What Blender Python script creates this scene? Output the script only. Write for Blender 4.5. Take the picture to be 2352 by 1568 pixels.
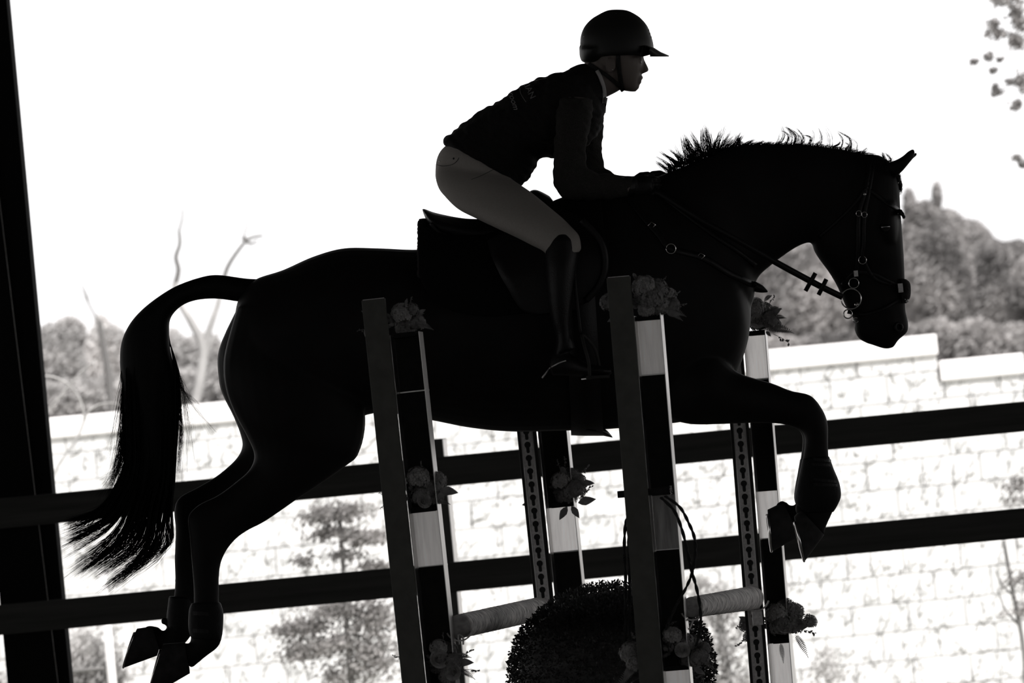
import bpy, bmesh, math, random
from mathutils import Vector, Matrix, noise
from mathutils.bvhtree import BVHTree
for o in list(bpy.data.objects): bpy.data.objects.remove(o)
SC = bpy.context.scene
COL = SC.collection
R = random.Random(7)
# ---------------------------------------------------------------- camera
FPX = 17000.0                                  # focal length in pixels (2352 wide frame)
CAM = Vector((0, -25, 1.45))
ROLL = math.radians(5.42); PITCH = math.radians(1.604)
FW = Vector((0, math.cos(PITCH), math.sin(PITCH)))
U0 = Vector((0, -math.sin(PITCH), math.cos(PITCH)))
X0 = Vector((1, 0, 0))
RT = X0*math.cos(ROLL) - U0*math.sin(ROLL)
UP = X0*math.sin(ROLL) + U0*math.cos(ROLL)
cd = bpy.data.cameras.new('camera'); cam = bpy.data.objects.new('camera', cd); COL.objects.link(cam)
m = Matrix((RT, UP, -FW)).transposed().to_4x4(); m.translation = CAM
cam.matrix_world = m
cd.sensor_width = 36; cd.lens = 36*FPX/2352
cd.clip_start = .5; cd.clip_end = 1500
cd.dof.use_dof = True; cd.dof.focus_distance = 24.9; cd.dof.aperture_fstop = 9.0
SC.camera = cam
# ---------------------------------------------------------------- light
w = bpy.data.worlds.new('world'); SC.world = w; w.use_nodes = True
bg = w.node_tree.nodes['Background']
bg.inputs[0].default_value = (.985, .975, .98, 1); bg.inputs[1].default_value = 1.45
sl = bpy.data.lights.new('sun', 'SUN'); sl.energy = 5.6; sl.angle = math.radians(.6); sl.color = (1, .985, .975)
sun = bpy.data.objects.new('sun', sl); COL.objects.link(sun)
sun.rotation_euler = (Vector((-.52, .72, -.95))).to_track_quat('-Z', 'Y').to_euler(); sun.location = (10, -20, 30)
vs = SC.view_settings; vs.view_transform = 'Standard'; vs.look = 'None'; vs.exposure = 0.0; vs.gamma = 1.0
vs.use_curve_mapping = False
# ---------------------------------------------------------------- helpers
def W(px, py, Y=0.0):
    """point of the plane y=Y that the camera sees at photo pixel (px,py)"""
    d = FW*FPX + RT*(px-1176) + UP*(784-py)
    return CAM + d*((Y-CAM.y)/d.y)
def mpp(Y=0.0): return (Y+25)/FPX                # metres per pixel there
def mat(name, col, rough=.6, metal=0., spec=.5, noise_amt=0., noise_scale=20., bump=0., bump_scale=60., sheen=0., trans=0., coat=0., stretch=None):
    M = bpy.data.materials.new(name); M.use_nodes = True
    nt = M.node_tree; p = nt.nodes['Principled BSDF']
    if isinstance(col, (int, float)): col = (col*1.02, col*.99, col*.975)
    p.inputs['Base Color'].default_value = (*col, 1); p.inputs['Roughness'].default_value = rough
    p.inputs['Metallic'].default_value = metal; p.inputs['Specular IOR Level'].default_value = spec
    p.inputs['Sheen Weight'].default_value = sheen; p.inputs['Coat Weight'].default_value = coat
    if noise_amt or bump:
        tc = nt.nodes.new('ShaderNodeTexCoord'); mp = nt.nodes.new('ShaderNodeMapping')
        nt.links.new(tc.outputs['Object'], mp.inputs[0])
        if stretch: mp.inputs['Scale'].default_value = stretch
    if noise_amt:
        n = nt.nodes.new('ShaderNodeTexNoise'); n.inputs['Scale'].default_value = noise_scale; n.inputs['Detail'].default_value = 5
        r = nt.nodes.new('ShaderNodeMapRange'); r.inputs[1].default_value = .3; r.inputs[2].default_value = .7
        r.inputs[3].default_value = 1-noise_amt; r.inputs[4].default_value = 1+noise_amt
        mx = nt.nodes.new('ShaderNodeVectorMath'); mx.operation = 'SCALE'; mx.inputs[0].default_value = col
        nt.links.new(mp.outputs[0], n.inputs['Vector']); nt.links.new(n.outputs['Fac'], r.inputs[0])
        nt.links.new(r.outputs[0], mx.inputs['Scale']); nt.links.new(mx.outputs[0], p.inputs['Base Color'])
    if bump:
        n = nt.nodes.new('ShaderNodeTexNoise'); n.inputs['Scale'].default_value = bump_scale; n.inputs['Detail'].default_value = 4
        b = nt.nodes.new('ShaderNodeBump'); b.inputs['Strength'].default_value = bump; b.inputs['Distance'].default_value = .01
        nt.links.new(mp.outputs[0], n.inputs['Vector']); nt.links.new(n.outputs['Fac'], b.inputs['Height']); nt.links.new(b.outputs[0], p.inputs['Normal'])
    if trans:
        t = nt.nodes.new('ShaderNodeBsdfTranslucent'); t.inputs[0].default_value = (*col, 1)
        if noise_amt: nt.links.new(mx.outputs[0], t.inputs[0])
        s = nt.nodes.new('ShaderNodeMixShader'); s.inputs[0].default_value = trans
        out = nt.nodes['Material Output']
        nt.links.new(p.outputs[0], s.inputs[1]); nt.links.new(t.outputs[0], s.inputs[2]); nt.links.new(s.outputs[0], out.inputs[0])
    return M
class MB:
    """collects shapes and links them as ONE mesh object"""
    def __init__(s): s.v = []; s.f = []
    def add(s, vs_, fs):
        k = len(s.v); s.v += [Vector(v) for v in vs_]; s.f += [tuple(i+k for i in f) for f in fs]; return s
    def box8(s, p):                              # 4 bottom + 4 top
        return s.add(p, [(0,3,2,1),(4,5,6,7),(0,1,5,4),(1,2,6,5),(2,3,7,6),(3,0,4,7)])
    def box(s, a, b, M=None):
        p = [Vector((x, y, z)) for z in (a[2], b[2]) for x, y in ((a[0],a[1]),(b[0],a[1]),(b[0],b[1]),(a[0],b[1]))]
        if M is not None: p = [M@q for q in p]
        return s.box8(p)
    def tube(s, pts, r, n=8, cap=True):
        pts = [Vector(p) for p in pts]
        rs = r if isinstance(r, (list, tuple)) else [r]*len(pts)
        k = len(s.v); L = len(pts); u = None
        for i, p in enumerate(pts):
            t = (pts[min(i+1, L-1)]-pts[max(i-1, 0)])
            t = t.normalized() if t.length > 1e-9 else Vector((0, 0, 1))
            if u is None:
                u = t.cross(Vector((0, 1, .01))); u = u if u.length > .05 else t.cross(X0)
            u = (u - t*u.dot(t)).normalized(); v = t.cross(u)
            for j in range(n):
                a = 2*math.pi*j/n; s.v.append(p + (u*math.cos(a)+v*math.sin(a))*rs[i])
        for i in range(L-1):
            for j in range(n):
                a = k+i*n+j; b = k+i*n+(j+1)%n; s.f.append((a, b, b+n, a+n))
        if cap: s.f.append(tuple(k+j for j in range(n))[::-1]); s.f.append(tuple(k+(L-1)*n+j for j in range(n)))
        return s
    def ring(s, c, rad, r, ax=(0, 1, 0), n=28, m_=8, sx=1., sz=1.):
        ax = Vector(ax).normalized(); u = ax.cross(Vector((0, 0, 1))).normalized(); v = ax.cross(u)
        k = len(s.v)
        for i in range(n):
            a = 2*math.pi*i/n; d = u*math.cos(a)*sx+v*math.sin(a)*sz; p = Vector(c)+d*rad; dn = d.normalized()
            for j in range(m_):
                b = 2*math.pi*j/m_; s.v.append(p+dn*r*math.cos(b)+ax*r*math.sin(b))
        for i in range(n):
            for j in range(m_):
                a = k+i*m_; b = k+((i+1)%n)*m_; s.f.append((a+j, b+j, b+(j+1)%m_, a+(j+1)%m_))
        return s
    def ball(s, c, rx, ry=None, rz=None, n=14, m_=9, M=None):
        ry = ry or rx; rz = rz or rx; k = len(s.v); c = Vector(c)
        def q(p): p = Vector(p); return c + (M@p if M is not None else p)
        s.v.append(q((0, 0, rz)))
        for i in range(1, m_):
            a = math.pi*i/m_
            for j in range(n):
                b = 2*math.pi*j/n; s.v.append(q((rx*math.sin(a)*math.cos(b), ry*math.sin(a)*math.sin(b), rz*math.cos(a))))
        s.v.append(q((0, 0, -rz))); e = len(s.v)-1
        for j in range(n): s.f.append((k, k+1+j, k+1+(j+1)%n)); s.f.append((e, e-n+(j+1)%n, e-n+j))
        for i in range(m_-2):
            for j in range(n):
                a = k+1+i*n; s.f.append((a+j, a+n+j, a+n+(j+1)%n, a+(j+1)%n))
        return s
    def build(s, name, mt, parent=None, smooth=True, bevel=0):
        me = bpy.data.meshes.new(name); me.from_pydata(s.v, [], s.f); me.materials.append(mt)
        b = bmesh.new(); b.from_mesh(me); bmesh.ops.recalc_face_normals(b, faces=b.faces); b.to_mesh(me); b.free()
        if smooth:
            for p in me.polygons: p.use_smooth = True
        o = bpy.data.objects.new(name, me); COL.objects.link(o)
        if parent is not None: par(o, parent)
        if bevel:
            mo = o.modifiers.new('bevel', 'BEVEL'); mo.width = bevel; mo.segments = 2; mo.limit_method = 'ANGLE'
        return o
def par(o, p):
    o.parent = p; o.matrix_parent_inverse = p.matrix_world.inverted() if p.parent is None else (p.parent.matrix_world @ p.matrix_parent_inverse @ p.matrix_basis if False else Matrix.Identity(4))
    if p.parent is None and p.type == 'EMPTY': o.matrix_parent_inverse = Matrix.Translation(-p.location)
    elif p.parent is None: o.matrix_parent_inverse = Matrix.Identity(4)
def tag(o, label=None, cat=None, group=None, kind=None):
    if label: o['label'] = label
    if cat: o['category'] = cat
    if group: o['group'] = group
    if kind: o['kind'] = kind
    return o
def thing(name, loc, label, cat, group=None):
    o = bpy.data.objects.new(name, None); COL.objects.link(o); o.location = loc; o.empty_display_size = .05
    return tag(o, label, cat, group)
def crom(vals, sub):
    out = []; n = len(vals)
    for i in range(n-1):
        p0 = vals[max(i-1, 0)]; p1 = vals[i]; p2 = vals[i+1]; p3 = vals[min(i+2, n-1)]
        for k in range(sub):
            t = k/sub
            out.append(tuple(.5*((2*b)+(-a+c)*t+(2*a-5*b+4*c-d)*t*t+(-a+3*b-3*c+d)*t**3) for a, b, c, d in zip(p0, p1, p2, p3)))
    out.append(tuple(vals[-1])); return out
def px3(pts, Y=0.0, sub=6):
    """smooth 3-D path through photo pixels; a point may carry its own depth"""
    v = [(p[0], p[1], p[2] if len(p) > 2 else Y) for p in pts]
    return [W(*q) for q in crom(v, sub)]
def loft(mb, secs, nseg=28, sub=4, pw=2.0, grow=1.0, tip=.25):
    """sections (ax,ay, bx,by, halfwidth, y): two outline pixels and a real half width"""
    S = crom([tuple(s_)+(0.,)*(6-len(s_)) for s_ in secs], sub)
    k = len(mb.v); n = len(S); cs = []
    for (ax, ay, bx, by, hw, yo) in S:
        A = W(ax, ay, yo); B = W(bx, by, yo); c = (A+B)/2; h = (A-B)/2*grow; cs.append(c)
        for j in range(nseg):
            a = 2*math.pi*j/nseg; ca, sa = math.cos(a), math.sin(a)
            e = 2.0/pw
            x = math.copysign(abs(ca)**e, ca); y = math.copysign(abs(sa)**e, sa)
            mb.v.append(c + h*x + Vector((0, hw*grow*y, 0)))
    for i in range(n-1):
        for j in range(nseg):
            a = k+i*nseg; mb.f.append((a+j, a+(j+1)%nseg, a+nseg+(j+1)%nseg, a+nseg+j))
    for (i, i2, sgn) in ((0, 1, 0), (n-1, n-2, 1)):
        hlen = (mb.v[k+i*nseg]-cs[i]).length
        d = cs[i]-cs[i2]; d = d.normalized() if d.length > 1e-6 else Vector((0, 0, 0))
        mb.v.append(cs[i]+d*hlen*tip); e = len(mb.v)-1
        for j in range(nseg): mb.f.append((e, k+i*nseg+j, k+i*nseg+(j+1)%nseg))
    return mb
def remesh(mb, name, mt, voxel, smooth_it=4, parent=None, disp=None):
    me = bpy.data.meshes.new(name+'_src'); me.from_pydata(mb.v, [], mb.f)
    b = bmesh.new(); b.from_mesh(me); bmesh.ops.recalc_face_normals(b, faces=b.faces); b.to_mesh(me); b.free()
    t = bpy.data.objects.new('tmp', me); COL.objects.link(t)
    mo = t.modifiers.new('r', 'REMESH'); mo.mode = 'VOXEL'; mo.voxel_size = voxel; mo.use_smooth_shade = True
    if smooth_it:
        s_ = t.modifiers.new('s', 'SMOOTH'); s_.iterations = smooth_it; s_.factor = .5
    dg = bpy.context.evaluated_depsgraph_get(); dg.update()
    m2 = bpy.data.meshes.new_from_object(t.evaluated_get(dg)); m2.name = name
    bpy.data.objects.remove(t); bpy.data.meshes.remove(me)
    m2.materials.clear(); m2.materials.append(mt)
    if disp:
        ns = [v.normal.copy() for v in m2.vertices]
        for v, nn in zip(m2.vertices, ns): v.co += nn*disp(v.co)
    for p in m2.polygons: p.use_smooth = True
    o = bpy.data.objects.new(name, m2); COL.objects.link(o)
    if parent is not None: par(o, parent)
    return o
def bvh(*objs):
    vs_, fs = [], []
    for o in objs:
        k = len(vs_); vs_ += [v.co.copy() for v in o.data.vertices]; fs += [tuple(i+k for i in p.vertices) for p in o.data.polygons]
    return BVHTree.FromPolygons(vs_, fs)
def hit(tree, px, py, dflt=0.0, off=.004):
    d = (W(px, py, 0)-CAM).normalized(); r = tree.ray_cast(CAM, d, 60)
    return (r[0]-d*off) if r[0] is not None else W(px, py, dflt)
# ---------------------------------------------------------------- materials
M = {}
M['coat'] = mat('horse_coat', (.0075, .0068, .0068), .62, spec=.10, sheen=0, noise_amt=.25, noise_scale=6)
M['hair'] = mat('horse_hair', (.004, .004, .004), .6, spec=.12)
M['hoof'] = mat('hoof_horn', .024, .85, spec=.12, noise_amt=.3, noise_scale=30, bump=.2)
M['steel'] = mat('polished_steel', .55, .22, metal=1)
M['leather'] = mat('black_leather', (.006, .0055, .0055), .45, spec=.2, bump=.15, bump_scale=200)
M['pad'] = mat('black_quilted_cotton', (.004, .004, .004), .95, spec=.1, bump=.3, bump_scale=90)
M['fleece'] = mat('dark_fleece', (.03, .028, .028), 1, spec=.1, bump=.8, bump_scale=120)
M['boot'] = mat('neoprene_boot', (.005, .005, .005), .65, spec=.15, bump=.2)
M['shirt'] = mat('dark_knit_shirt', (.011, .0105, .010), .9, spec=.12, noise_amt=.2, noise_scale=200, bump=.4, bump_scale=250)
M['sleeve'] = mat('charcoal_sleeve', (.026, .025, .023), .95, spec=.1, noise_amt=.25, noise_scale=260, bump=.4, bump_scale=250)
M['breeches'] = mat('pale_breeches', (.27, .25, .232), .85, spec=.2, noise_amt=.05, noise_scale=150, bump=.06, bump_scale=20)
M['skin'] = mat('skin', (.12, .10, .09), .55, spec=.3)
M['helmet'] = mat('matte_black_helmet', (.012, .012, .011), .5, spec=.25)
M['glint'] = mat('silver_badge_glint', .5, .3, metal=1)
M['collar'] = mat('pale_collar', .5, .8, trans=.3)
M['print'] = mat('grey_print', .19, .8)
M['stitch'] = mat('dark_stitching', .03, .9)
M['board'] = mat('dark_painted_board', (.075, .075, .068), .75, spec=.12, noise_amt=.12, noise_scale=25, bump=.2, bump_scale=80)
M['panel'] = mat('dark_panel', (.028, .0275, .026), .7, spec=.15, noise_amt=.15, noise_scale=30)
M['alu'] = mat('aluminium_channel', .42, .3, metal=1, noise_amt=.12, noise_scale=14, bump=.12, bump_scale=25, stretch=(8, 8, .6))
M['track'] = mat('galvanised_track', .5, .5, metal=.35, noise_amt=.2, noise_scale=120, bump=.2)
M['hole'] = mat('track_recess', .006, .9)
M['acrylic'] = mat('frosted_white_plastic', .95, .5, spec=.2, trans=.93, noise_amt=.12, noise_scale=10, stretch=(9, 9, .7))
M['dark_plastic'] = mat('dark_grey_plastic', .14, .25, spec=.4, trans=.6, noise_amt=.4, noise_scale=10, stretch=(9, 9, .8))  # darker, greyer copy of the frosted planter plastic
M['white'] = mat('white_paint', .7, .5, spec=.3)
M['chip'] = mat('chipped_paint_spot', .7, .8)
M['bark'] = mat('birch_bark', (.37, .355, .345), .8, spec=.15, noise_amt=.65, noise_scale=26, bump=.8, bump_scale=40, stretch=(1.3, .8, 1.3))
M['cut'] = mat('cut_log_face', .3, .8, noise_amt=.3, noise_scale=60)
M['petal'] = mat('pale_petals', .26, .8, trans=.15, noise_amt=.3, noise_scale=60)
M['petal2'] = mat('dusky_petals', .165, .8, trans=.15, noise_amt=.3, noise_scale=60)
M['leaf'] = mat('arrangement_leaves', .13, .6, trans=.12, noise_amt=.3, noise_scale=50)
M['box'] = mat('boxwood_leaves', .042, .6, spec=.3, trans=.05, noise_amt=.5, noise_scale=40)
M['rope'] = mat('black_braided_rope', .008, .9, bump=.6, bump_scale=300)
M['rail'] = mat('dark_fence_boards', (.032, .032, .030), .8, spec=.1, noise_amt=.25, noise_scale=4, stretch=(.4, 1, 8), bump=.2)
M['post'] = mat('fence_post_wood', (.045, .045, .042), .8, spec=.2)
M['post_lit'] = mat('lit_post_side', .34, .8)  # pale tone painting the lit side of the fence posts
M['column'] = mat('dark_steel_paint', (.006, .006, .006), .95, spec=.02)
M['sand'] = mat('arena_sand', (.2, .19, .18), 1, noise_amt=.2, noise_scale=2)
M['roof'] = mat('roof_sheet', (.13, .13, .13), .8)
M['grass'] = mat('dry_grass', (.34, .34, .31), 1, noise_amt=.3, noise_scale=1)
M['fol'] = mat('distant_foliage', (.33, .315, .308), .9, spec=.1, trans=.35, noise_amt=.6, noise_scale=.9)
M['fol2'] = mat('hazy_brush', (.48, .465, .455), .9, spec=.1, trans=.4, noise_amt=.55, noise_scale=1.3)
M['pine'] = mat('pine_needles', (.29, .276, .268), .9, spec=.1, trans=.3, noise_amt=.4, noise_scale=2)
M['trunk'] = mat('bare_bark', (.16, .155, .15), .95, noise_amt=.3, noise_scale=3)
M['greybark'] = mat('grey_bark', (.14, .135, .13), .95)
M['palebark'] = mat('pale_bark', (.35, .34, .33), .95, noise_amt=.3, noise_scale=3)
M['eye'] = mat('glossy_eye', .004, .08, coat=1)
M['pot'] = mat('black_pot', .02, .6)
# block wall: split-face blocks with mortar grooves, real light does the shading
def wall_mat():
    Mt = bpy.data.materials.new('split_face_block'); Mt.use_nodes = True; nt = Mt.node_tree; p = nt.nodes['Principled BSDF']
    tc = nt.nodes.new('ShaderNodeTexCoord'); mp = nt.nodes.new('ShaderNodeMapping'); mp.inputs['Rotation'].default_value = (math.pi/2, 0, 0)
    br = nt.nodes.new('ShaderNodeTexBrick'); br.inputs['Scale'].default_value = 1; br.offset = .5
    br.inputs['Brick Width'].default_value = .405; br.inputs['Row Height'].default_value = .203; br.inputs['Mortar Size'].default_value = .006
    br.inputs['Mortar Smooth'].default_value = .4
    br.inputs['Color1'].default_value = (.70, .69, .68, 1); br.inputs['Color2'].default_value = (.62, .615, .605, 1); br.inputs['Mortar'].default_value = (.24, .235, .23, 1)
    nt.links.new(tc.outputs['Object'], mp.inputs[0]); nt.links.new(mp.outputs[0], br.inputs['Vector'])
    n = nt.nodes.new('ShaderNodeTexNoise'); n.inputs['Scale'].default_value = 11; n.inputs['Detail'].default_value = 3; n.inputs['Roughness'].default_value = .5
    mp2 = nt.nodes.new('ShaderNodeMapping'); mp2.inputs['Rotation'].default_value = (0, math.radians(-26), 0)
    mp3 = nt.nodes.new('ShaderNodeMapping'); mp3.inputs['Scale'].default_value = (1.5, 1, .55); hr = nt.nodes.new('ShaderNodeMapRange'); hr.interpolation_type = 'SMOOTHSTEP'; hr.inputs[1].default_value = .47; hr.inputs[2].default_value = .72
    nt.links.new(tc.outputs['Object'], mp2.inputs[0]); nt.links.new(mp2.outputs[0], mp3.inputs[0]); nt.links.new(mp3.outputs[0], n.inputs['Vector']); nt.links.new(n.outputs['Fac'], hr.inputs[0])
    b1 = nt.nodes.new('ShaderNodeBump'); b1.inputs['Strength'].default_value = 1; b1.inputs['Distance'].default_value = .03
    nt.links.new(hr.outputs[0], b1.inputs['Height'])
    b2 = nt.nodes.new('ShaderNodeBump'); b2.inputs['Strength'].default_value = .6; b2.inputs['Distance'].default_value = .012; b2.invert = True
    nt.links.new(br.outputs['Fac'], b2.inputs['Height']); nt.links.new(b1.outputs[0], b2.inputs['Normal'])
    nt.links.new(b2.outputs[0], p.inputs['Normal']); nt.links.new(br.outputs['Color'], p.inputs['Base Color'])
    p.inputs['Roughness'].default_value = 1; p.inputs['Specular IOR Level'].default_value = .1
    return Mt
M['block'] = wall_mat(); M['cap'] = mat('pale_coping', .74, .9, spec=.1)
def S_(o): return tag(o, kind='structure')
# ---------------------------------------------------------------- setting
S_(MB().add([(-60, -45, 0), (60, -45, 0), (60, 11, 0), (-60, 11, 0)], [(0, 1, 2, 3)]).build('floor', M['sand'], smooth=False))
S_(MB().add([(-90, 11, -.02), (90, 11, -.02), (90, 27.8, -.02), (-90, 27.8, -.02)], [(0, 1, 2, 3)]).build('ground', M['grass'], smooth=False))
S_(MB().box((-30, -45, 5.6), (30, 10.2, 5.75)).build('ceiling', M['roof'], smooth=False))
S_(MB().box((-30, -45.3, 0), (30, -45, 3.6)).build('ambient_tuning_wall', M['roof'], smooth=False))  # unseen wall behind the camera, added to tune the arena's ambient light
# retaining wall, stepped coping
WY = 27.8
def zat(px, py): return W(px, py, WY).z
zt = (zat(108, 960)+zat(2150, 767))/2; zb = zt-48*mpp(WY)
xs = W(2150, 767, WY).x; xe = W(2350, 815, WY).x; dz = 62*mpp(WY)
mw = MB(); mw.box((-60, WY, -.5), (xs-.015, WY+.35, zb)); mw.box((xs-.015, WY, -.5), (xe-.015, WY+.35, zb-dz)); mw.box((xe-.015, WY, -.5), (60, WY+.35, zb-2*dz))
S_(mw.build('wall_rear', M['block'], smooth=False))
mc = MB(); mc.box((-60, WY-.035, zb), (xs, WY+.38, zt)); mc.box((xs-.0, WY-.035, zb-dz), (xe, WY+.38, zt-dz)); mc.box((xe, WY-.035, zb-2*dz), (60, WY+.38, zt-2*dz))
S_(mc.build('trim_1', M['cap'], smooth=False, bevel=.012))
S_(MB().add([(-150, WY+.3, zb-.5), (150, WY+.3, zb-.5), (150, 260, zb+5), (-150, 260, zb+5)], [(0, 1, 2, 3)]).build('ground', mat('undergrowth', (.13, .125, .12), 1, noise_amt=.4, noise_scale=1), smooth=False))
# ---------------------------------------------------------------- rail fence
FY = 9.0
def rail(y_left, y_right):
    zc = (W(125, y_left, FY).z+W(2352, y_right, FY).z)/2; h = 34.5*mpp(FY)
    return MB().box((-6, FY, zc-h), (6, FY+.04, zc+h))
fence = thing('rail_fence', (0, FY, 0), 'dark wooden two-rail arena fence running behind the horse', 'fence')
rail(1168, 955).build('rail', M['rail'], fence, False, .004)
rail(1412, 1200).build('rail', M['rail'], fence, False, .004)
for pr, py_ in ((1019, 1006), (1765, 935)):
    T = W(pr, py_, FY+.06); mx = Matrix.Translation(Vector((T.x-.04, FY+.11, 0)))@Matrix.Rotation(math.radians(-10), 4, 'Z')
    pm = MB().box((-.045, -.05, 0), (.042, .05, T.z), mx); po = pm.build('post', M['post'], fence, False, .003)
    MB().box((.042, -.048, 0), (.0445, .048, T.z-.004), mx).build('lit_side_strip', M['alu'], po, False)  # bright metal strip stands in for light on the post's right side
# ---------------------------------------------------------------- tapered steel column
CY = 9.12
col = thing('steel_column', (W(90, 1568, CY).x, CY, 0), 'tall black tapered steel column at the far left edge', 'column')
def prism(mb, quad, y0, y1):
    mb.box8([Vector((quad[0][0], y0, quad[0][1])), Vector((quad[1][0], y0, quad[1][1])), Vector((quad[1][0], y1, quad[1][1])), Vector((quad[0][0], y1, quad[0][1])),
             Vector((quad[3][0], y0, quad[3][1])), Vector((quad[2][0], y0, quad[2][1])), Vector((quad[2][0], y1, quad[2][1])), Vector((quad[3][0], y1, quad[3][1]))])
xr = W(160, 1568, CY).x; xl = W(22, 1568, CY).x
mb = MB(); mb.box((xl, CY+.03, 0), (xr, CY+.3, 5.6)); mb.build('web', M['column'], col, False)
def lx(py, px): q = W(px, py, CY); return q.x, q.z
(xa, za), (xb, zbb) = lx(1568, 133), lx(470, 0); sl_ = (xb-xa)/(zbb-za)
mb = MB(); prism(mb, [(xl-.01, 0), (xa-sl_*za, 0), (xa+sl_*(5.6-za), 5.6), (xl-.01, 5.6)], CY, CY+.028); mb.build('flange', M['column'], col, False, .002)
mb = MB(); mb.tube([(xa-sl_*za, CY+.002, 0), (xa+sl_*(5.6-za), CY+.002, 5.6)], .0011, 6); mb.build('edge_highlight', M['track'], col)  # thin pale tube stands in for the highlight along the flange edge
# ---------------------------------------------------------------- plants behind
def fol(mb, c, rx, ry, rz, n, size, shell=.35):
    for _ in range(n):
        while True:
            p = Vector((R.uniform(-1, 1), R.uniform(-1, 1), R.uniform(-1, 1)))
            if shell <= 0: p = Vector((R.gauss(0, .45), R.gauss(0, .45), R.gauss(0, .45)))
            if shell < p.length <= 1 or shell <= 0: break
        q = Vector(c)+Vector((p.x*rx, p.y*ry, p.z*rz)); s_ = size*R.uniform(.5, 1.3)
        a = Vector((R.gauss(0, 1), R.gauss(0, 1), R.gauss(0, 1))).normalized(); b = a.orthogonal().normalized(); c2 = a.cross(b)
        mb.add([q-b*s_, q-c2*s_*.45, q+b*s_, q+c2*s_*.45], [(0, 1, 2, 3)])
def limb(mb, pts, Y, r0, r1, sub=4):
    P = px3(pts, Y, sub); n = len(P); mb.tube(P, [r0+(r1-r0)*i/(n-1) for i in range(n)], 6)
def bush(name, label, cat, blobs, Y, size, mt, dens=1., limbs=(), group=None, lm='trunk', shell=.35, limbs2=()):
    """blobs: (px,py,rx_px,ry_px,n)"""
    s_ = mpp(Y); b0 = blobs[0] if blobs else (limbs[0][0][0][0], limbs[0][0][0][1])
    base = W(b0[0], b0[1], Y); base.z = gz(Y)
    t = thing(name, base, label, cat, group)
    if blobs:
        mb = MB()
        for (x, y, rx, ry, n) in blobs: fol(mb, W(x, y, Y), rx*s_, max(rx, ry)*s_*.8, ry*s_, int(n*dens), size, shell)
        mb.build('foliage', mt, t, False)
    mt_ = MB()
    for (pts, r0, r1) in limbs: limb(mt_, pts, Y, r0*s_, r1*s_)
    if blobs:
        x, y, rx, ry, n = blobs[0]; c = W(x, y, Y); limbs or mt_.tube([(c.x, Y, gz(Y)-.05), (c.x+.02, Y, (c.z+gz(Y))/2), (c.x, Y, c.z)], [rx*s_*.09+.02, rx*s_*.07+.015, rx*s_*.03+.01], 6)
    mt_.build('trunk', M[lm], t)
    for (pts, r0, r1) in limbs2:
        mq = MB(); limb(mq, pts, Y, r0*s_, r1*s_); mq.build('branch', M['greybark'], t)
    return t
def gz(Y): return 0 if Y < WY else zb-.5+(Y-WY)/(260-WY)*5.5
# wooded slope on the right
woods = [('tallest dark tree mass rising beside the horse face', [(2150, 640, 90, 150, 1100), (2125, 520, 55, 60, 300), (2170, 530, 50, 50, 260), (2152, 450, 11, 34, 30), (2090, 480, 16, 50, 45)], 95),
         ('broad dark tree crown on the slope at the right frame edge', [(2290, 700, 120, 150, 1600), (2335, 650, 90, 100, 800)], 100),
         ('rounded tree between the tall mass and the right frame edge', [(2225, 610, 80, 108, 900), (2225, 700, 90, 120, 800)], 105),
         ('hazy tree seen through the gap under the horse throat', [(1840, 700, 110, 150, 1500), (1800, 640, 80, 90, 600)], 98),
         ('pale tree behind the horse muzzle and cheek', [(1990, 640, 110, 190, 1600)], 104),
         ('sprawling tree past the right end of the coping', [(2420, 700, 110, 140, 900)], 97)]
for lab, bl, Y in woods: bush('dense_tree', lab, 'tree', bl, Y, .055, M['fol'], 18, group='trees on the wooded slope')
left = [('hazy brush clump right beside the steel column above the wall', [(130, 850, 70, 110, 900), (160, 765, 40, 40, 120)], 60),
        ('hazy brush clump left of the horse tail above the wall', [(250, 850, 70, 110, 800), (235, 765, 22, 45, 110)], 64),
        ('hazy brush clump between the horse tail and hindquarters', [(470, 870, 70, 110, 700), (400, 860, 50, 110, 400)], 62),
        ('low brush hidden mostly by the horse rump', [(620, 860, 100, 100, 500)], 66)]
for lab, bl, Y in left: bush('brush', lab, 'bush', bl, Y, .038, M['fol2'], 11, group='brush above the wall on the left')
under = [('dim undergrowth strip along the coping between the horse chest and muzzle', [(1700, 850, 80, 60, 400), (1790, 830, 80, 60, 400), (1880, 825, 80, 60, 400), (1970, 815, 80, 60, 400)], 72),
         ('dim undergrowth strip along the stepped coping at the right', [(2060, 800, 80, 60, 400), (2150, 790, 70, 60, 350), (2240, 800, 80, 70, 450), (2330, 810, 80, 70, 450), (2400, 830, 60, 80, 300)], 74)]
for lab, bl, Y in under: bush('undergrowth', lab, 'bush', bl, Y, .05, M['fol'], 9, group='undergrowth behind the wall')
bush('undergrowth', 'hazy undergrowth strip along the coping from the steel column to the horse', 'bush', [(100, 930, 70, 60, 350), (180, 925, 70, 60, 350), (260, 915, 70, 60, 350), (350, 910, 70, 60, 350), (440, 900, 70, 60, 350), (530, 890, 70, 60, 350)], 56, .04, M['fol2'], 6, group='undergrowth behind the wall')
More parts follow.
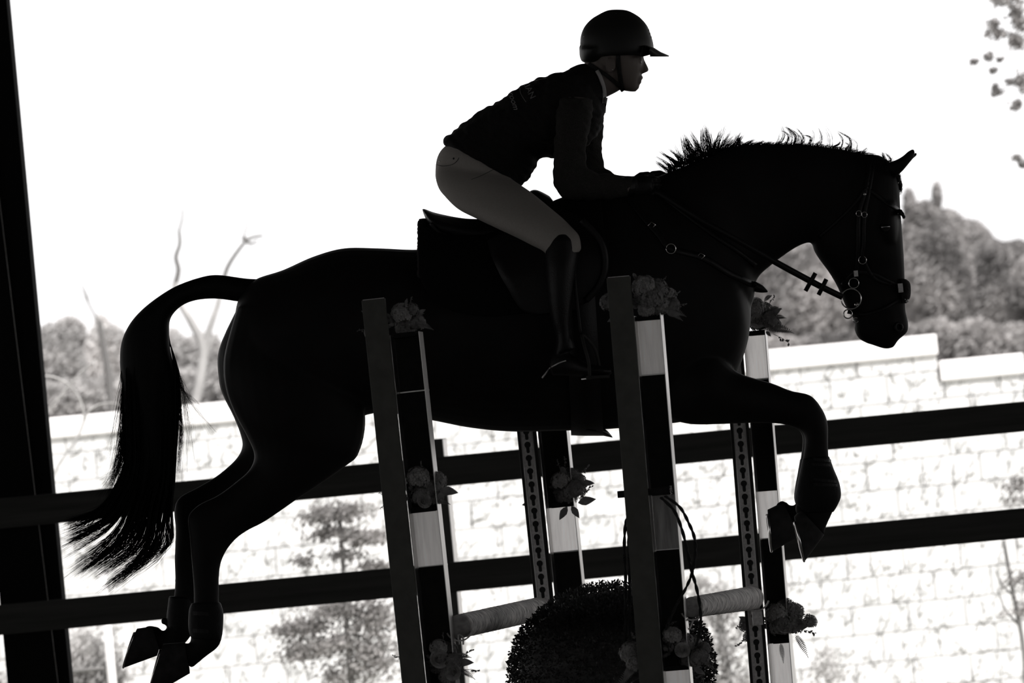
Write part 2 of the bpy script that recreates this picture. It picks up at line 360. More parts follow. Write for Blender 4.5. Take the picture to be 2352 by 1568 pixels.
# bare trees and twigs
bush('bare_tree', 'bare forked tree with two thin branches above the horse tail', 'tree', [], 48, .1, M['fol'],
     limbs=[(((440, 960), (458, 880), (466, 800), (440, 740), (412, 690), (402, 650)), 12, 8), (((466, 820), (480, 760), (500, 700), (512, 650)), 9, 6), (((455, 870), (480, 800), (505, 760)), 5, 2)], lm='palebark',
     limbs2=[(((402, 655), (410, 620), (404, 590), (413, 560), (411, 528)), 7, 3.5), (((411, 530), (418, 505), (420, 478)), 3, 2), (((512, 652), (522, 615), (545, 578), (572, 548), (605, 541)), 6, 3), (((556, 552), (566, 520), (562, 480)), 2.5, 1.4), (((560, 545), (575, 560), (592, 552)), 5, 2)])
bush('bare_tree', 'thin dead tree left of the tail with a trunk tip above the brush', 'tree', [], 50, .1, M['fol'],
     limbs=[(((258, 960), (250, 860), (236, 780), (228, 735)), 11, 6), (((228, 740), (205, 700), (182, 650), (160, 610)), 3, 1.2), (((205, 700), (192, 640)), 2, 1)], lm='greybark')
bush('twig_shrub', 'thin arching bare twigs in front of the coping by the column', 'shrub', [], 26.5, .1, M['fol'],
     limbs=[(((110, 1110), (140, 1060), (180, 1000), (200, 950), (225, 930), (262, 926), (300, 940)), 3, 2), (((195, 965), (185, 920), (160, 885), (125, 866), (85, 862)), 3, 1.6),
            (((75, 990), (130, 920), (180, 860), (222, 825)), 2.6, 1.6), (((110, 1130), (125, 1180), (130, 1568)), 3, 3)], lm='palebark')
# pines and shrubs in front of the wall
PY = 20.0
pine_bl = [(770, 1180, 85, 26, 260), (840, 1235, 70, 22, 170), (760, 1225, 60, 16, 110), (700, 1290, 30, 22, 40), (860, 1300, 45, 18, 70), (790, 1275, 50, 16, 50), (700, 1440, 60, 32, 210),
           (770, 1400, 60, 26, 140), (850, 1420, 70, 50, 280), (760, 1480, 80, 26, 210), (690, 1500, 55, 26, 120), (850, 1510, 75, 55, 290), (780, 1550, 60, 30, 90), (650, 1450, 30, 18, 30)]
bush('young_pine', 'blurred young pine by the block wall, seen between fence rails left of the jump', 'tree', pine_bl, PY, .019, M['pine'], 4.2,
     limbs=[(((812, 1700), (806, 1560), (800, 1480), (793, 1400), (788, 1300), (780, 1180), (776, 1150)), 9, 3), (((800, 1450), (740, 1480), (660, 1490)), 4, 2), (((795, 1400), (850, 1430), (900, 1450)), 4, 2),
            (((780, 1220), (720, 1190), (690, 1180)), 3, 1.5), (((783, 1240), (840, 1230), (890, 1240)), 3, 1.5)], shell=0)
bush('shrub', 'blurred pale shrub behind the right jump, below the lower fence rail', 'shrub',
     [(1650, 1400, 90, 70, 330), (1640, 1500, 95, 60, 300), (1600, 1345, 50, 30, 60), (1680, 1560, 80, 40, 150)], 23, .022, M['fol2'], 2.6, shell=0)
bush('shrub', 'small blurred leaf patch standing in for shade low by the wall right of the flower standards', 'shrub',
     [(1900, 1545, 55, 40, 130), (1905, 1500, 40, 18, 30)], 23, .02, M['fol2'], 2.4, shell=0)  # leaf cluster added in place of a grey shadow area by the wall
bush('slender_tree', 'slender blurred sapling at the lower right frame edge', 'tree',
     [(2340, 1330, 40, 25, 50), (2345, 1400, 45, 25, 50), (2335, 1110, 36, 22, 45), (2330, 1150, 40, 18, 30)], 22, .02, M['pine'], 3,
     limbs=[(((2360, 1700), (2352, 1500), (2325, 1350), (2305, 1240)), 6, 4), (((2330, 1370), (2300, 1340), (2288, 1310)), 3, 1.5), (((2345, 1440), (2310, 1400), (2290, 1350)), 3, 1.5)], shell=0)
bush('shrub', 'grey blurred shrub low beside the steel column', 'shrub', [(190, 1550, 75, 110, 900), (240, 1560, 60, 100, 600), (20, 1580, 60, 60, 200)], 25, .03, M['fol2'], 2.6, shell=0)
# hanging pine sprays at the top right corner
tufts = [(2300, -2, 30, 18, 60), (2335, 28, 22, 34, 90), (2281, 56, 16, 14, 40), (2295, 78, 22, 14, 50), (2335, 95, 26, 18, 70), (2345, 60, 18, 16, 30), (2268, 76, 7, 8, 10), (2238, 141, 12, 7, 16), (2270, 128, 14, 12, 26), (2297, 137, 9, 6, 12),
         (2281, 162, 12, 7, 18), (2290, 212, 16, 9, 30), (2285, 200, 7, 8, 10), (2320, 187, 14, 8, 22), (2345, 190, 14, 26, 60), (2336, 242, 16, 14, 40), (2338, 364, 14, 8, 22), (2350, 378, 12, 8, 14),
         (2400, 120, 40, 60, 160), (2410, 300, 40, 60, 160)]
bush('pine_tree', 'blurred pine sprays hanging into the top right corner of the sky', 'tree', tufts, 30, .022, M['pine'], 3.5,
     limbs=[(((2500, 1700), (2480, 800), (2470, 100), (2460, -300)), 16, 8), (((2470, 200), (2400, 130), (2330, 90), (2285, 60)), 3, 1), (((2470, 330), (2410, 250), (2350, 195), (2285, 205)), 3, .8),
            (((2470, 450), (2400, 390), (2335, 362)), 3, 1), (((2470, 50), (2400, 20), (2310, -10)), 3, 1)], shell=0)
# plumbing by the wall
def pipe(px, lab):
    b = W(px, 1568, 22); mb = MB(); t = thing('pipe_post', (b.x, 22, 0), lab, 'post')
    tp = W(px-2, 1440, 22).z+.35; mb.tube([(b.x, 22, 0), (b.x, 22, tp)], .028, 12); mb.build('pipe', M['white'], t)
    z = W(px, 1532, 22).z; MB().tube([(b.x-.45, 22.02, z), (b.x, 22.02, z)], .012, 8).build('crossbar', M['trunk'], t)
pipe(258, 'white upright pipe by the wall below the lower rail, right of the column')
# ---------------------------------------------------------------- jump standards
def frame(xt, yt, xb_, yb, Y):
    """matrix: origin at the photo point (xt,yt), -z along the leaning post, x to the right; units metres"""
    A = W(xt, yt, Y); B = W(xb_, yb, Y); z = (A-B).normalized(); yaw = math.radians(5.6)
    y = Vector((math.sin(yaw), math.cos(yaw), 0)); x = y.cross(z).normalized(); y = z.cross(x)
    m_ = Matrix((x, y, z)).transposed().to_4x4(); m_.translation = A; return m_
def ubox(mb, F, s_, u0, u1, v0, v1, d0, d1): return mb.box((u0*s_, d0, -v1*s_), (u1*s_, d1, -v0*s_), F)
def standard(label, line, Y, far, boxes, fr, w_post, top_v):
    F = frame(*line, Y); s_ = mpp(Y); foot = F@Vector((0, 0, 0)); L = foot.z/s_/F.col[2][2]*1.0
    base = F@Vector((60*s_, .05, -L*s_)); base.z = 0
    t = thing('jump_standard', base, label, 'jump standard', 'four jump standards of the oxer')
    vb = L-14
    if far:
        ubox(MB(), F, s_, 0, w_post, 0, vb, .0, .02).build('post', M['panel'], t, False, .002)
        a, b = 7.5, 36
        tr = ubox(MB(), F, s_, a, b, 6, vb, -.006, .0).build('keyhole_track', M['track'], t, False)
        mm = MB(); ubox(mm, F, s_, a, a+2, 6, vb, -.010, -.006); ubox(mm, F, s_, b-2, b, 6, vb, -.010, -.006); mm.build('track_lip', M['alu'], tr, False)
        v = far % 30.4 + 12
        mh = MB(); cu = (a+b)/2
        while v < vb-30:
            c = F@Vector((cu*s_, -.0075, -v*s_))
            k = len(mh.v); r1, r2, n = 7.2*s_, 3.7*s_, 18
            pts = []
            for j in range(n):
                an = math.radians(-59+298*j/(n-1)); pts.append((r1*math.cos(an), r1*math.sin(an)))
            pts += [(-r2, -r1*.8), (-r2, -17*s_), (-r2*.5, -19*s_), (r2*.5, -19*s_), (r2, -17*s_), (r2, -r1*.8)]
            mh.add([F@Vector((cu*s_+p[0], dd, -v*s_+p[1])) for dd in (-.0078, -.004) for p in pts],
                   [tuple(range(len(pts)))]+[(j, (j+1) % len(pts), len(pts)+(j+1) % len(pts), len(pts)+j) for j in range(len(pts))])
            v += 30.4
        mh.build('keyholes', M['hole'], tr, False)
    else:
        po = ubox(MB(), F, s_, 0, w_post, 0, vb, .0, .02).build('post', M['board'], t, False, .002)
        ubox(MB(), F, s_, 3, w_post-3, -1.2, .2, .002, .018).build('top_edge', M['track'], po, False)
    # planter tower beside the post
    l0, r0 = fr
    for (p, q) in ((l0, l0+1.5), (r0, r0+1.5)):
        ubox(MB(), F, s_, p, q, top_v-(2 if p > l0 else 0), vb, .03, .14).build('side_channel', M['alu'], t, False)
    prev = top_v
    ys = [b for b in boxes]
    for i, (v0, v1, kind) in enumerate(ys):
        pn = MB(); a = F; u0, u1 = l0+1.6, r0-.1
        pn.add([F@Vector((u*s_, .132, -v*s_)) for u, v in ((u0, v0), (u1, v0), (u1, v1), (u0, v1))], [(0, 1, 2, 3)])
        bx = pn.build('planter_panel', M[kind], t, False)
        lip = MB(); ubox(lip, F, s_, u0, u1, v1, v1+2, .12, .17); lip.build('planter_lip', M['alu'], bx, False)
        nv = ys[i+1][0]-76 if i+1 < len(ys) else vb
        if v1+3 < nv: ubox(MB(), F, s_, u0, u1, v1+2.5, nv, .128, .136).build('back_panel', M['panel'], t, False, .001)
        if i+1 < len(ys): ubox(MB(), F, s_, u0, u1, nv, ys[i+1][0], .128, .136).build('back_panel', M['panel'], t, False, .001)
    if ys[0][0] > top_v+4: ubox(MB(), F, s_, l0+1.6, r0-.1, top_v, ys[0][0], .128, .136).build('back_panel', M['panel'], t, False)
    # foot
    ft = MB(); c = F@Vector((60*s_, .05, -L*s_)); ft.box((c.x-.22, c.y-.2, 0), (c.x+.22, c.y+.2, .05)); ft.build('foot', M['board'], t, False, .006)
    return t, F, s_
NY, RY = -1.85, 1.75
stA, FA, sA = standard('left near jump standard, dark board with flower planters beside it', (830, 690, 923, 1568), NY, 0,
                       [(92, 217, 'panel'), (497, 622, 'acrylic'), (902, 1027, 'acrylic')], (54, 121), 54.5, 86)  # top planter takes the dark panel colour for shade from the horse behind
stC, FC, sC = standard('right near jump standard, tall dark board crossing the horse shoulder', (1393, 638, 1469, 1568), NY, 0,
                       [(102, 227, 'acrylic'), (507, 632, 'dark_plastic'), (911, 1036, 'acrylic')], (53.5, 114), 54.5, 92)
stB, FB, sB = standard('left far jump standard with keyhole track, rising below the horse belly', (1151, 640, 1227, 1378), RY, 9,
                       [(113, 223, 'acrylic'), (535, 637, 'acrylic'), (930, 1040, 'acrylic')], (46, 111), 44, 100)
stD, FD, sD = standard('right far jump standard with keyhole track, behind the horse forelegs', (1654, 690, 1723, 1568), RY, 16,
                       [(84, 184, 'acrylic'), (444, 552, 'acrylic'), (795, 900, 'acrylic')], (45.5, 95), 43, 78)
MB().ball(W(960, 1487, NY-.002), .0095, .002, .0105).build('paint_chip', M['chip'], stA)
# ---------------------------------------------------------------- birch poles and cups
def pole(label, a, b, ra, rb):
    A = W(*a); B = W(*b); t = thing('jump_pole', (A+B)/2, label, 'pole', 'birch jump poles'); mb = MB(); n = 60
    P = [A.lerp(B, i/n) for i in range(n+1)]; k = 0
    mb.tube(P, [ra+(rb-ra)*i/n + .0012*noise.noise(Vector((i*.7, k, 3))) for i in range(n+1)], 24); mb.build('log', M['bark'], t)
    d = (B-A).normalized(); ec = MB(); ec.tube([A-d*.0015, A+d*.004], ra*.93, 24); ec.build('cut_end', M['cut'], t, False)
    fl = MB()                                     # curls of loose bark
    for _ in range(40):
        u = R.random(); an = R.uniform(0, 6.28); p = A.lerp(B, u); r = ra+(rb-ra)*u
        o1 = Vector((math.cos(an), 0, math.sin(an)))*(r+.001); tt = Vector((-math.sin(an), 0, math.cos(an)))
        fl.add([p+o1, p+o1+d*.02, p+o1*1.06+d*.02+tt*.006, p+o1*1.08+tt*.006], [(0, 1, 2, 3)])
    tag(fl.build('loose_bark', M['bark'], t, False), kind='stuff')
    return t
pole('left birch pole resting between the left standards', (1055, 1438, -1.72), (1236, 1398, 1.66), .038, .042)
pole('right birch pole resting between the right standards', (1590, 1394, -1.72), (1727, 1373, 1.66), .033, .043)
def cup(st, px, py, Y, r):
    c = W(px, py, Y); mb = MB(); n = 12; vs_ = []
    for rr in (r, r+.005):
        for dy in (-.025, .025):
            for j in range(n+1):
                a = math.radians(200+140*j/n); vs_.append(c+Vector((rr*math.cos(a), dy, rr*math.sin(a))))
    k = n+1; f = []
    for j in range(n):
        for a, b in ((0, 1), (2, 3), (0, 2), (1, 3)): f.append((a*k+j, a*k+j+1, b*k+j+1, b*k+j))
    mb.add(vs_, f); z = c.z-r-.004
    if Y > 0: mb.box((c.x-.018, Y-.02, z-.05), (c.x+.018, Y+.03, z))
    mb.build('jump_cup', M['track'], st, False, .001)
cup(stD, 1735, 1371, RY-.035, .047); cup(stB, 1236, 1398, RY-.035, .045)
cup(stA, 1055, 1440, NY+.12, .04); cup(stC, 1590, 1396, NY+.12, .035)
def hook(st, pts, Y):
    MB().tube(px3(pts, Y, 3), .003, 6).build('cup_arm', M['track'], st)
hook(stC, [(1575, 1442), (1584, 1443), (1593, 1420)], NY+.1); hook(stA, [(1055, 1480), (1052, 1458), (1063, 1463), (1064, 1480)], NY+.1)
# ---------------------------------------------------------------- flower arrangements
def leafv(mb, base, d, L, wd, up=Vector((0, -1, .2))):
    d = d.normalized(); s_ = d.cross(up).normalized(); n_ = s_.cross(d)
    prof = [(0, .08), (.2, .7), (.45, 1), (.7, .7), (.88, .32), (1, .02)]
    vs_ = []
    for t, w_ in prof:
        c = base+d*L*t+n_*L*.12*math.sin(t*3.1); vs_ += [c-s_*wd*w_, c+n_*wd*-.15*w_, c+s_*wd*w_]
    f = []
    for i in range(len(prof)-1):
        a = i*3; f += [(a, a+1, a+4, a+3), (a+1, a+2, a+5, a+4)]
    mb.add(vs_, f)
CORES = []
def bloom(c, r, n, par_, mt):
    mb = MB()
    for i in range(n):
        z = 1-2*(i+.5)/n; a = i*2.39996; q = math.sqrt(1-z*z); d = Vector((q*math.cos(a), q*math.sin(a), z))
        if d.z < -.6: continue
        p = c+d*r*R.uniform(.86, 1.04); u = d.orthogonal().normalized(); v = d.cross(u); ro = R.uniform(0, 1.5); s_ = r*.3*R.uniform(.8, 1.15)
        for k in range(4):
            an = ro+k*math.pi/2; e = u*math.cos(an)+v*math.sin(an); g = u*-math.sin(an)+v*math.cos(an)
            mb.add([p, p+e*s_*.6-g*s_*.45+d*s_*.18, p+e*s_*1.05+d*s_*.02, p+e*s_*.6+g*s_*.45+d*s_*.18], [(0, 1, 2, 3)])
    CORES.append((c, r)); return mb.build('flower_head', mt, par_)
def rose(c, r, ax, par_, mt):
    mb = MB(); ax = ax.normalized(); u = ax.orthogonal().normalized(); v = ax.cross(u)
    for ring_, (rr, h, n) in enumerate(((.22, .75, 3), (.42, .7, 4), (.66, .55, 5), (.92, .3, 6))):
        for k in range(n):
            a0 = ring_*.7+k*2*math.pi/n; vs_ = []; seg = 5; wd = 2.9*math.pi/n/1.5
            for i in range(seg):
                a = a0+(i/(seg-1)-.5)*wd; e = u*math.cos(a)+v*math.sin(a); ed = 1-.25*abs(i/(seg-1)-.5)*2
                vs_ += [c+e*r*rr*.55-ax*r*.1, c+e*r*rr*.9+ax*r*h*.55*ed, c+e*r*(rr*1.12)+ax*r*h*ed*.8]
            f = []
            for i in range(seg-1):
                a = i*3; f += [(a, a+1, a+4, a+3), (a+1, a+2, a+5, a+4)]
            mb.add(vs_, f)
    mb.ball(c, r*.35, n=10, m_=6); return mb.build('rose', mt, par_)
def frond(base, d, L, par_):
    mb = MB(); d = d.normalized(); n = 16; side = d.cross(Vector((0, 1, 0))).normalized(); P = []
    for i in range(n+1):
        t = i/n; P.append(base+d*L*t+Vector((0, 0, -L*.35*t*t)))
    mb.tube(P, .0009, 4)
    for i in range(1, n):
        t = i/n; l_ = L*.2*math.sin(math.pi*min(1, t*.8+.18))
        for s_ in (-1, 1): leafv(mb, P[i], side*s_+d*.35, l_, l_*.17)
    return mb.build('fern_frond', M['leaf'], par_)
def sprig(base, d, L, par_, n=7):
    mb = MB(); d = d.normalized(); tip = base+d*L; mb.tube([base, base.lerp(tip, .5)+Vector((0, 0, .004)), tip], .0009, 4)
    for i in range(n):
        t = .35+.65*i/(n-1); p = base.lerp(tip, t); e = Vector((R.uniform(-1, 1), R.uniform(-.6, .3), R.uniform(-1, 1))).normalized()
        leafv(mb, p, e+d*.7, L*.2, L*.06)
    return mb.build('berry_sprig', M['leaf'], par_)
def arrangement(label, Fm, s_, v, blooms, roses, fronds, leaves, sprigs, du=0):
    """positions in (u,v) pixels on the standard; v = rim of the planter"""
    def P(u, vv, d=.1): return Fm@Vector((u*s_, d, -vv*s_))
    t = thing('flower_arrangement', P(90, v), label, 'flowers', 'flower arrangements in the standard planters')
    X = (Fm.to_3x3()@Vector((1, 0, 0))); Z = Fm.to_3x3()@Vector((0, 0, 1)); Yv = Vector((0, 1, 0))
    for i, (u, vv, r) in enumerate(blooms): bloom(P(u+(6 if u > 60 else -3), vv, .035+.03*(i % 3)), r*1.13*s_, int(46+r*2.4), t, M['petal'] if i % 2 == 0 else M['petal2'])
    for (u, vv, r) in roses: rose(P(u+4, vv, .012), r*s_, Vector((R.uniform(-.3, .4), -1, .25)), t, M['petal'])
    for (u, vv, a, L) in fronds: frond(P(u+6, vv, .03), X*math.cos(a)+Z*math.sin(a)-Yv*.15, L*s_, t)
    mb = MB()
    for (u, vv, a, L) in leaves: leafv(mb, P(u+6, vv, .03), X*math.cos(a)+Z*math.sin(a)-Yv*.2, L*s_, L*s_*.24)
    cu = sum(b[0] for b in blooms)/len(blooms); cv = sum(b[1] for b in blooms)/len(blooms)
    for _ in range(90):                            # filler greenery round the heads
        a = R.uniform(-.4, 3.5); rr = R.uniform(10, 38); leafv(mb, P(cu+rr*math.cos(a)*.9, cv-rr*math.sin(a)*.6+6, R.uniform(.03, .13)), X*math.cos(a)+Z*math.sin(a)+Yv*R.uniform(-1, .5), 13*s_, 3.6*s_)
    for c, r in CORES: mb.ball(c, r*.72, n=10, m_=7)
    CORES.clear()
    # soil block closing the planter mouth
    mb.build('leaves', M['leaf'], t)
    MB().box((57*s_, .07, -(v+1)*s_), ((94 if Fm is FD else 110)*s_, .128, -(v-10)*s_), Fm).build('soil', M['hole'], t, False)
    for (u, vv, a, L) in sprigs: sprig(P(u+4, vv, .04), X*math.cos(a)+Z*math.sin(a)-Yv*.1, L*s_, t)
    return t
arrangement('dim flowers topping the left near standard, against the horse flank', FA, sA, 92,
            [(82, 40, 22), (108, 62, 20), (80, 70, 20), (104, 34, 15), (12, 74, 14)], [], [(110, 66, -.1, 42), (112, 50, .6, 26)], [(118, 44, .4, 22), (92, 20, 1.2, 16)], [(2, 70, 3.0, 24), (6, 30, 2.8, 16), (104, 22, 1.3, 18)])
arrangement('hydrangeas and a rose midway up the left near standard', FA, sA, 497,
            [(78, 420, 24), (100, 445, 24), (116, 430, 20), (80, 462, 20), (112, 470, 16), (14, 470, 12)], [(90, 474, 17)], [(118, 480, .1, 30)],
            [(125, 452, -.25, 46), (118, 466, .25, 30)], [(2, 452, 2.6, 18), (2, 474, 3.4, 16), (90, 410, 1.6, 26), (118, 478, .5, 34)])
arrangement('rose cluster at the bottom of the left near standard', FA, sA, 902,
            [(84, 812, 18), (104, 818, 18), (80, 852, 22), (112, 850, 22), (98, 880, 20)], [(86, 838, 22), (116, 872, 19)], [(120, 836, .2, 40), (122, 866, -.3, 42)],
            [(124, 850, -.1, 40), (4, 880, 3.9, 30)], [(2, 830, 2.7, 24), (98, 800, 1.5, 22), (132, 842, .5, 34), (138, 868, -.2, 36)])
arrangement('large hydrangea mound topping the right near standard, on the dark shoulder', FC, sC, 102,
            [(76, 28, 24), (102, 36, 24), (122, 54, 22), (90, 56, 26), (112, 76, 22), (0, 56, 20), (78, 80, 18), (136, 74, 16)], [(90, 52, 17)], [(120, 82, -.1, 50), (60, 10, 1.8, 26), (126, 90, -.3, 36)],
            [(8, 92, 3.5, 24), (124, 92, -.2, 34)], [(136, 60, .6, 26), (150, 80, .3, 22), (118, 22, .8, 18)])
arrangement('pale mixed flowers at the bottom of the right near standard before the topiary', FC, sC, 911,
            [(76, 832, 20), (98, 850, 22), (118, 862, 22), (134, 886, 20), (-14, 864, 24), (108, 890, 20), (-6, 890, 18), (144, 866, 14)], [(100, 866, 18)], [(-10, 896, 3.6, 60), (134, 890, -.4, 34)],
            [(-16, 890, 4.0, 44), (120, 910, -.6, 30)], [(4, 842, 2.3, 30), (74, 806, .4, 16), (150, 900, -.7, 26), (-4, 920, 3.7, 60)])
arrangement('spiky flowers and dark leaves on the left far standard, right of the track', FB, sB, 535,
            [(82, 478, 20), (102, 470, 20), (86, 508, 24), (110, 500, 22), (120, 480, 16)], [], [(110, 474, .6, 30), (92, 470, 1.7, 42), (118, 520, 0, 30)],
            [(126, 486, -.1, 34), (116, 530, .1, 44), (100, 536, -1.1, 34), (90, 536, -2.2, 36), (20, 520, 3.2, 34)], [(126, 470, .7, 32), (124, 512, .5, 32), (96, 450, 1.5, 26), (84, 452, 1.8, 24)])
arrangement('fern and rose arrangement beside the horse chest on the right far standard', FD, sD, 84,
            [(70, 24, 22), (88, 36, 22), (76, 56, 22), (100, 54, 20), (112, 66, 14)], [(76, 52, 20)], [(96, 74, .12, 62), (94, 10, .9, 30), (104, 34, .7, 30), (110, 50, .3, 34)],
            [(104, 44, .5, 34), (92, 78, -.9, 18)], [(110, 86, -.6, 42), (104, 20, .9, 26), (112, 40, .5, 22)])
arrangement('drooping flowers low on the right far standard below the pole end', FD, sD, 795,
            [(64, 728, 22), (86, 716, 20), (104, 728, 20), (74, 756, 24), (98, 756, 24), (4, 748, 18), (140, 752, 15), (8, 776, 14)], [(82, 756, 18)], [(106, 780, -1.0, 46), (70, 796, -1.5, 34)],
            [(108, 764, .1, 30), (0, 740, 2.6, 26)], [(-2, 750, 3.2, 28), (0, 776, 3.7, 34), (112, 766, -.3, 44), (118, 740, .3, 24)])
# ---------------------------------------------------------------- boxwood ball
tc_ = W(1405, 1538, -.6); tp = thing('topiary_ball', (tc_.x, -.6, 0), 'large clipped boxwood ball between the two near standards', 'topiary')
s6 = mpp(-.6); mb = MB(); rx, rz = 232*s6, 196*s6
mb.ball(tc_, rx*.93, rx*.93, rz*.93, 40, 24)
for _ in range(26000):
    d = Vector((R.gauss(0, 1), R.gauss(0, 1), R.gauss(0, 1))).normalized()
    if d.y > .7: continue
    k = R.uniform(.93, 1.035)+.012*noise.noise(d*6); p = tc_+Vector((d.x*rx, d.y*rx, d.z*rz))*k
    leafv(mb, p, d+Vector((R.gauss(0, .7), R.gauss(0, .7), R.gauss(0, .7))), 0.0115, .0034, Vector((R.gauss(0, 1), R.gauss(0, 1), R.gauss(0, 1))))
mb.build('foliage', M['box'], tp)
MB().tube([(tc_.x, -.6, .3), (tc_.x, -.6, tc_.z-rz*.9)], .03, 10).build('stem', M['trunk'], tp)
MB().tube([(tc_.x, -.6, 0), (tc_.x, -.6, .34), (tc_.x, -.6, .35)], [.16, .21, .2], 24).build('pot', M['pot'], tp)
# ---------------------------------------------------------------- strap and ropes on the right near standard
sp = thing('hanging_strap', FC@Vector((60*sC, 0, -510*sC)), 'black webbing strap with tag buckled round the right near standard', 'strap')
mb = MB(); ubox(mb, FC, sC, -17, 106, 490, 506, .0205, .027); mb.build('webbing', M['rope'], sp, False, .002)
tg = ubox(MB(), FC, sC, 103, 114, 486, 507, .015, .0205).build('tag', M['rope'], sp, False)
def text_obj(txt, name, mt, parent, place, size=1., shear=0.):
    cu = bpy.data.curves.new('t', 'FONT'); cu.body = txt; cu.size = size; cu.shear = shear; cu.align_x = 'LEFT'
    o = bpy.data.objects.new('t', cu); COL.objects.link(o); dg = bpy.context.evaluated_depsgraph_get(); dg.update()
    me = bpy.data.meshes.new_from_object(o.evaluated_get(dg)); bpy.data.objects.remove(o)
    b = bmesh.new(); b.from_mesh(me)
    bmesh.ops.triangulate(b, faces=b.faces); bmesh.ops.subdivide_edges(b, edges=[e for e in b.edges if e.calc_length() > size*.12], cuts=2)
    dead = []
    for v in b.verts:
        q = place(v.co.x, v.co.y)
        if q is None: dead.append(v)
        else: v.co = q
    if dead: bmesh.ops.delete(b, geom=dead, context='VERTS')
    b.to_mesh(me); b.free(); me.name = name; me.materials.clear(); me.materials.append(mt)
    q = bpy.data.objects.new(name, me); COL.objects.link(q); par(q, parent); return q
text_obj('MEGA', 'tag_lettering', M['white'], tg, lambda x, y: FC@Vector(((105+y)*sC, .0142, -(487.5+x)*sC)), 7.6)
def rope(label, paths, Y):
    t = thing('braided_rope', W(paths[0][0][0], paths[0][0][1], Y), label, 'rope', 'cords on the right near standard')
    for pts in paths:
        P = px3(pts, Y, 10); mb = MB()
        for ph in (0, math.pi):                    # two twisted strands
            Q = [p+Vector((math.cos(i*.55+ph), math.sin(i*.55+ph)*.8, 0))*.0022 for i, p in enumerate(P)]; mb.tube(Q, .0036, 6)
        mb.build('cord', M['rope'], t)
rope('crossed black cords looping down right of the right near standard',
     [[(1528, 1139), (1561, 1164), (1581, 1199), (1595, 1235), (1597, 1275), (1590, 1314), (1577, 1347), (1555, 1387), (1538, 1423), (1530, 1445)],
      [(1518, 1142), (1548, 1172), (1565, 1212), (1578, 1261), (1588, 1308), (1599, 1347), (1608, 1394), (1609, 1440), (1599, 1483)]], NY-.03)
rope('black cords hanging straight down left of the right near standard',
     [[(1442, 1186), (1436, 1209), (1434, 1265), (1437, 1331), (1437, 1400), (1437, 1490)], [(1443, 1195), (1444, 1240), (1446, 1300), (1446, 1380), (1447, 1480)]], NY+.08)
# ---------------------------------------------------------------- horse
H = MB()
torso = [(556, 668, 536, 745, .05), (590, 640, 530, 880, .18), (650, 620, 556, 950, .25), (720, 589, 650, 1000, .285), (790, 570, 750, 990, .29), (870, 570, 862, 948, .29),
         (965, 573, 975, 962, .31), (1060, 562, 1080, 982, .33), (1150, 548, 1180, 991, .335), (1240, 505, 1290, 989, .325), (1330, 462, 1400, 985, .30), (1420, 432, 1500, 975, .28),
         (1490, 425, 1580, 965, .26), (1550, 470, 1645, 925, .235), (1620, 540, 1693, 853, .20), (1670, 590, 1716, 790, .16), (1700, 625, 1724, 740, .09)]
loft(H, torso, 40, 6, 2.15)
neck = [(1400, 440, 1560, 880, .22), (1480, 415, 1670, 800, .20), (1545, 392, 1727, 700, .17), (1620, 362, 1738, 643, .13), (1690, 335, 1775, 606, .11), (1775, 331, 1822, 572, .10),
        (1852, 333, 1852, 558, .095), (1915, 340, 1868, 560, .092), (1970, 350, 1885, 580, .09), (2000, 358, 1960, 540, .08)]
loft(H, neck, 32, 6, 2.05)
head = [(1990, 354, 2042, 370, .045), (1935, 395, 2060, 402, .08), (1885, 455, 2066, 440, .10), (1866, 520, 2068, 478, .105), (1866, 562, 2072, 528, .105), (1876, 587, 2076, 587, .092),
        (1905, 627, 2078, 633, .072), (1925, 662, 2079, 680, .06), (1943, 705, 2080, 713, .055), (1962, 735, 2086, 740, .062), (1963, 757, 2084, 762, .06), (1974, 778, 2064, 780, .05),
        (2003, 791, 2052, 795, .035), (2020, 797, 2044, 800, .016)]
loft(H, head, 30, 6, 2.15)
loft(H, [(1992, 700, 2062, 705, .058), (2000, 735, 2078, 742, .066), (2020, 765, 2070, 772, .05)], 20, 4)      # nostril swell
loft(H, [(2005, 470, 2062, 466, .095), (2000, 520, 2066, 520, .112), (2010, 555, 2064, 560, .09)], 20, 4)      # brow and cheek bone
for dy, tipx in ((-.055, 0), (.055, 6)):
    loft(H, [(2035, 375, 2058, 407, .028, dy), (2058, 367, 2074, 392, .034, dy), (2074, 358+tipx*.6, 2088, 375, .03, dy), (2086+tipx, 347+tipx*1.2, 2098, 363, .02, dy), (2097+tipx*1.3, 341+tipx*1.5, 2103+tipx, 350+tipx*.9, .008, dy)], 16, 4)
loft(H, [(1968, 738, 2010, 745, .045), (1963, 757, 2010, 768, .046), (1973, 777, 2012, 782, .042), (1994, 789, 2016, 790, .03)], 20, 4)
loft(H, [(2008, 738, 2085, 744, .05), (2010, 768, 2082, 764, .05), (2014, 790, 2064, 780, .042), (2022, 798, 2053, 797, .03)], 20, 4)
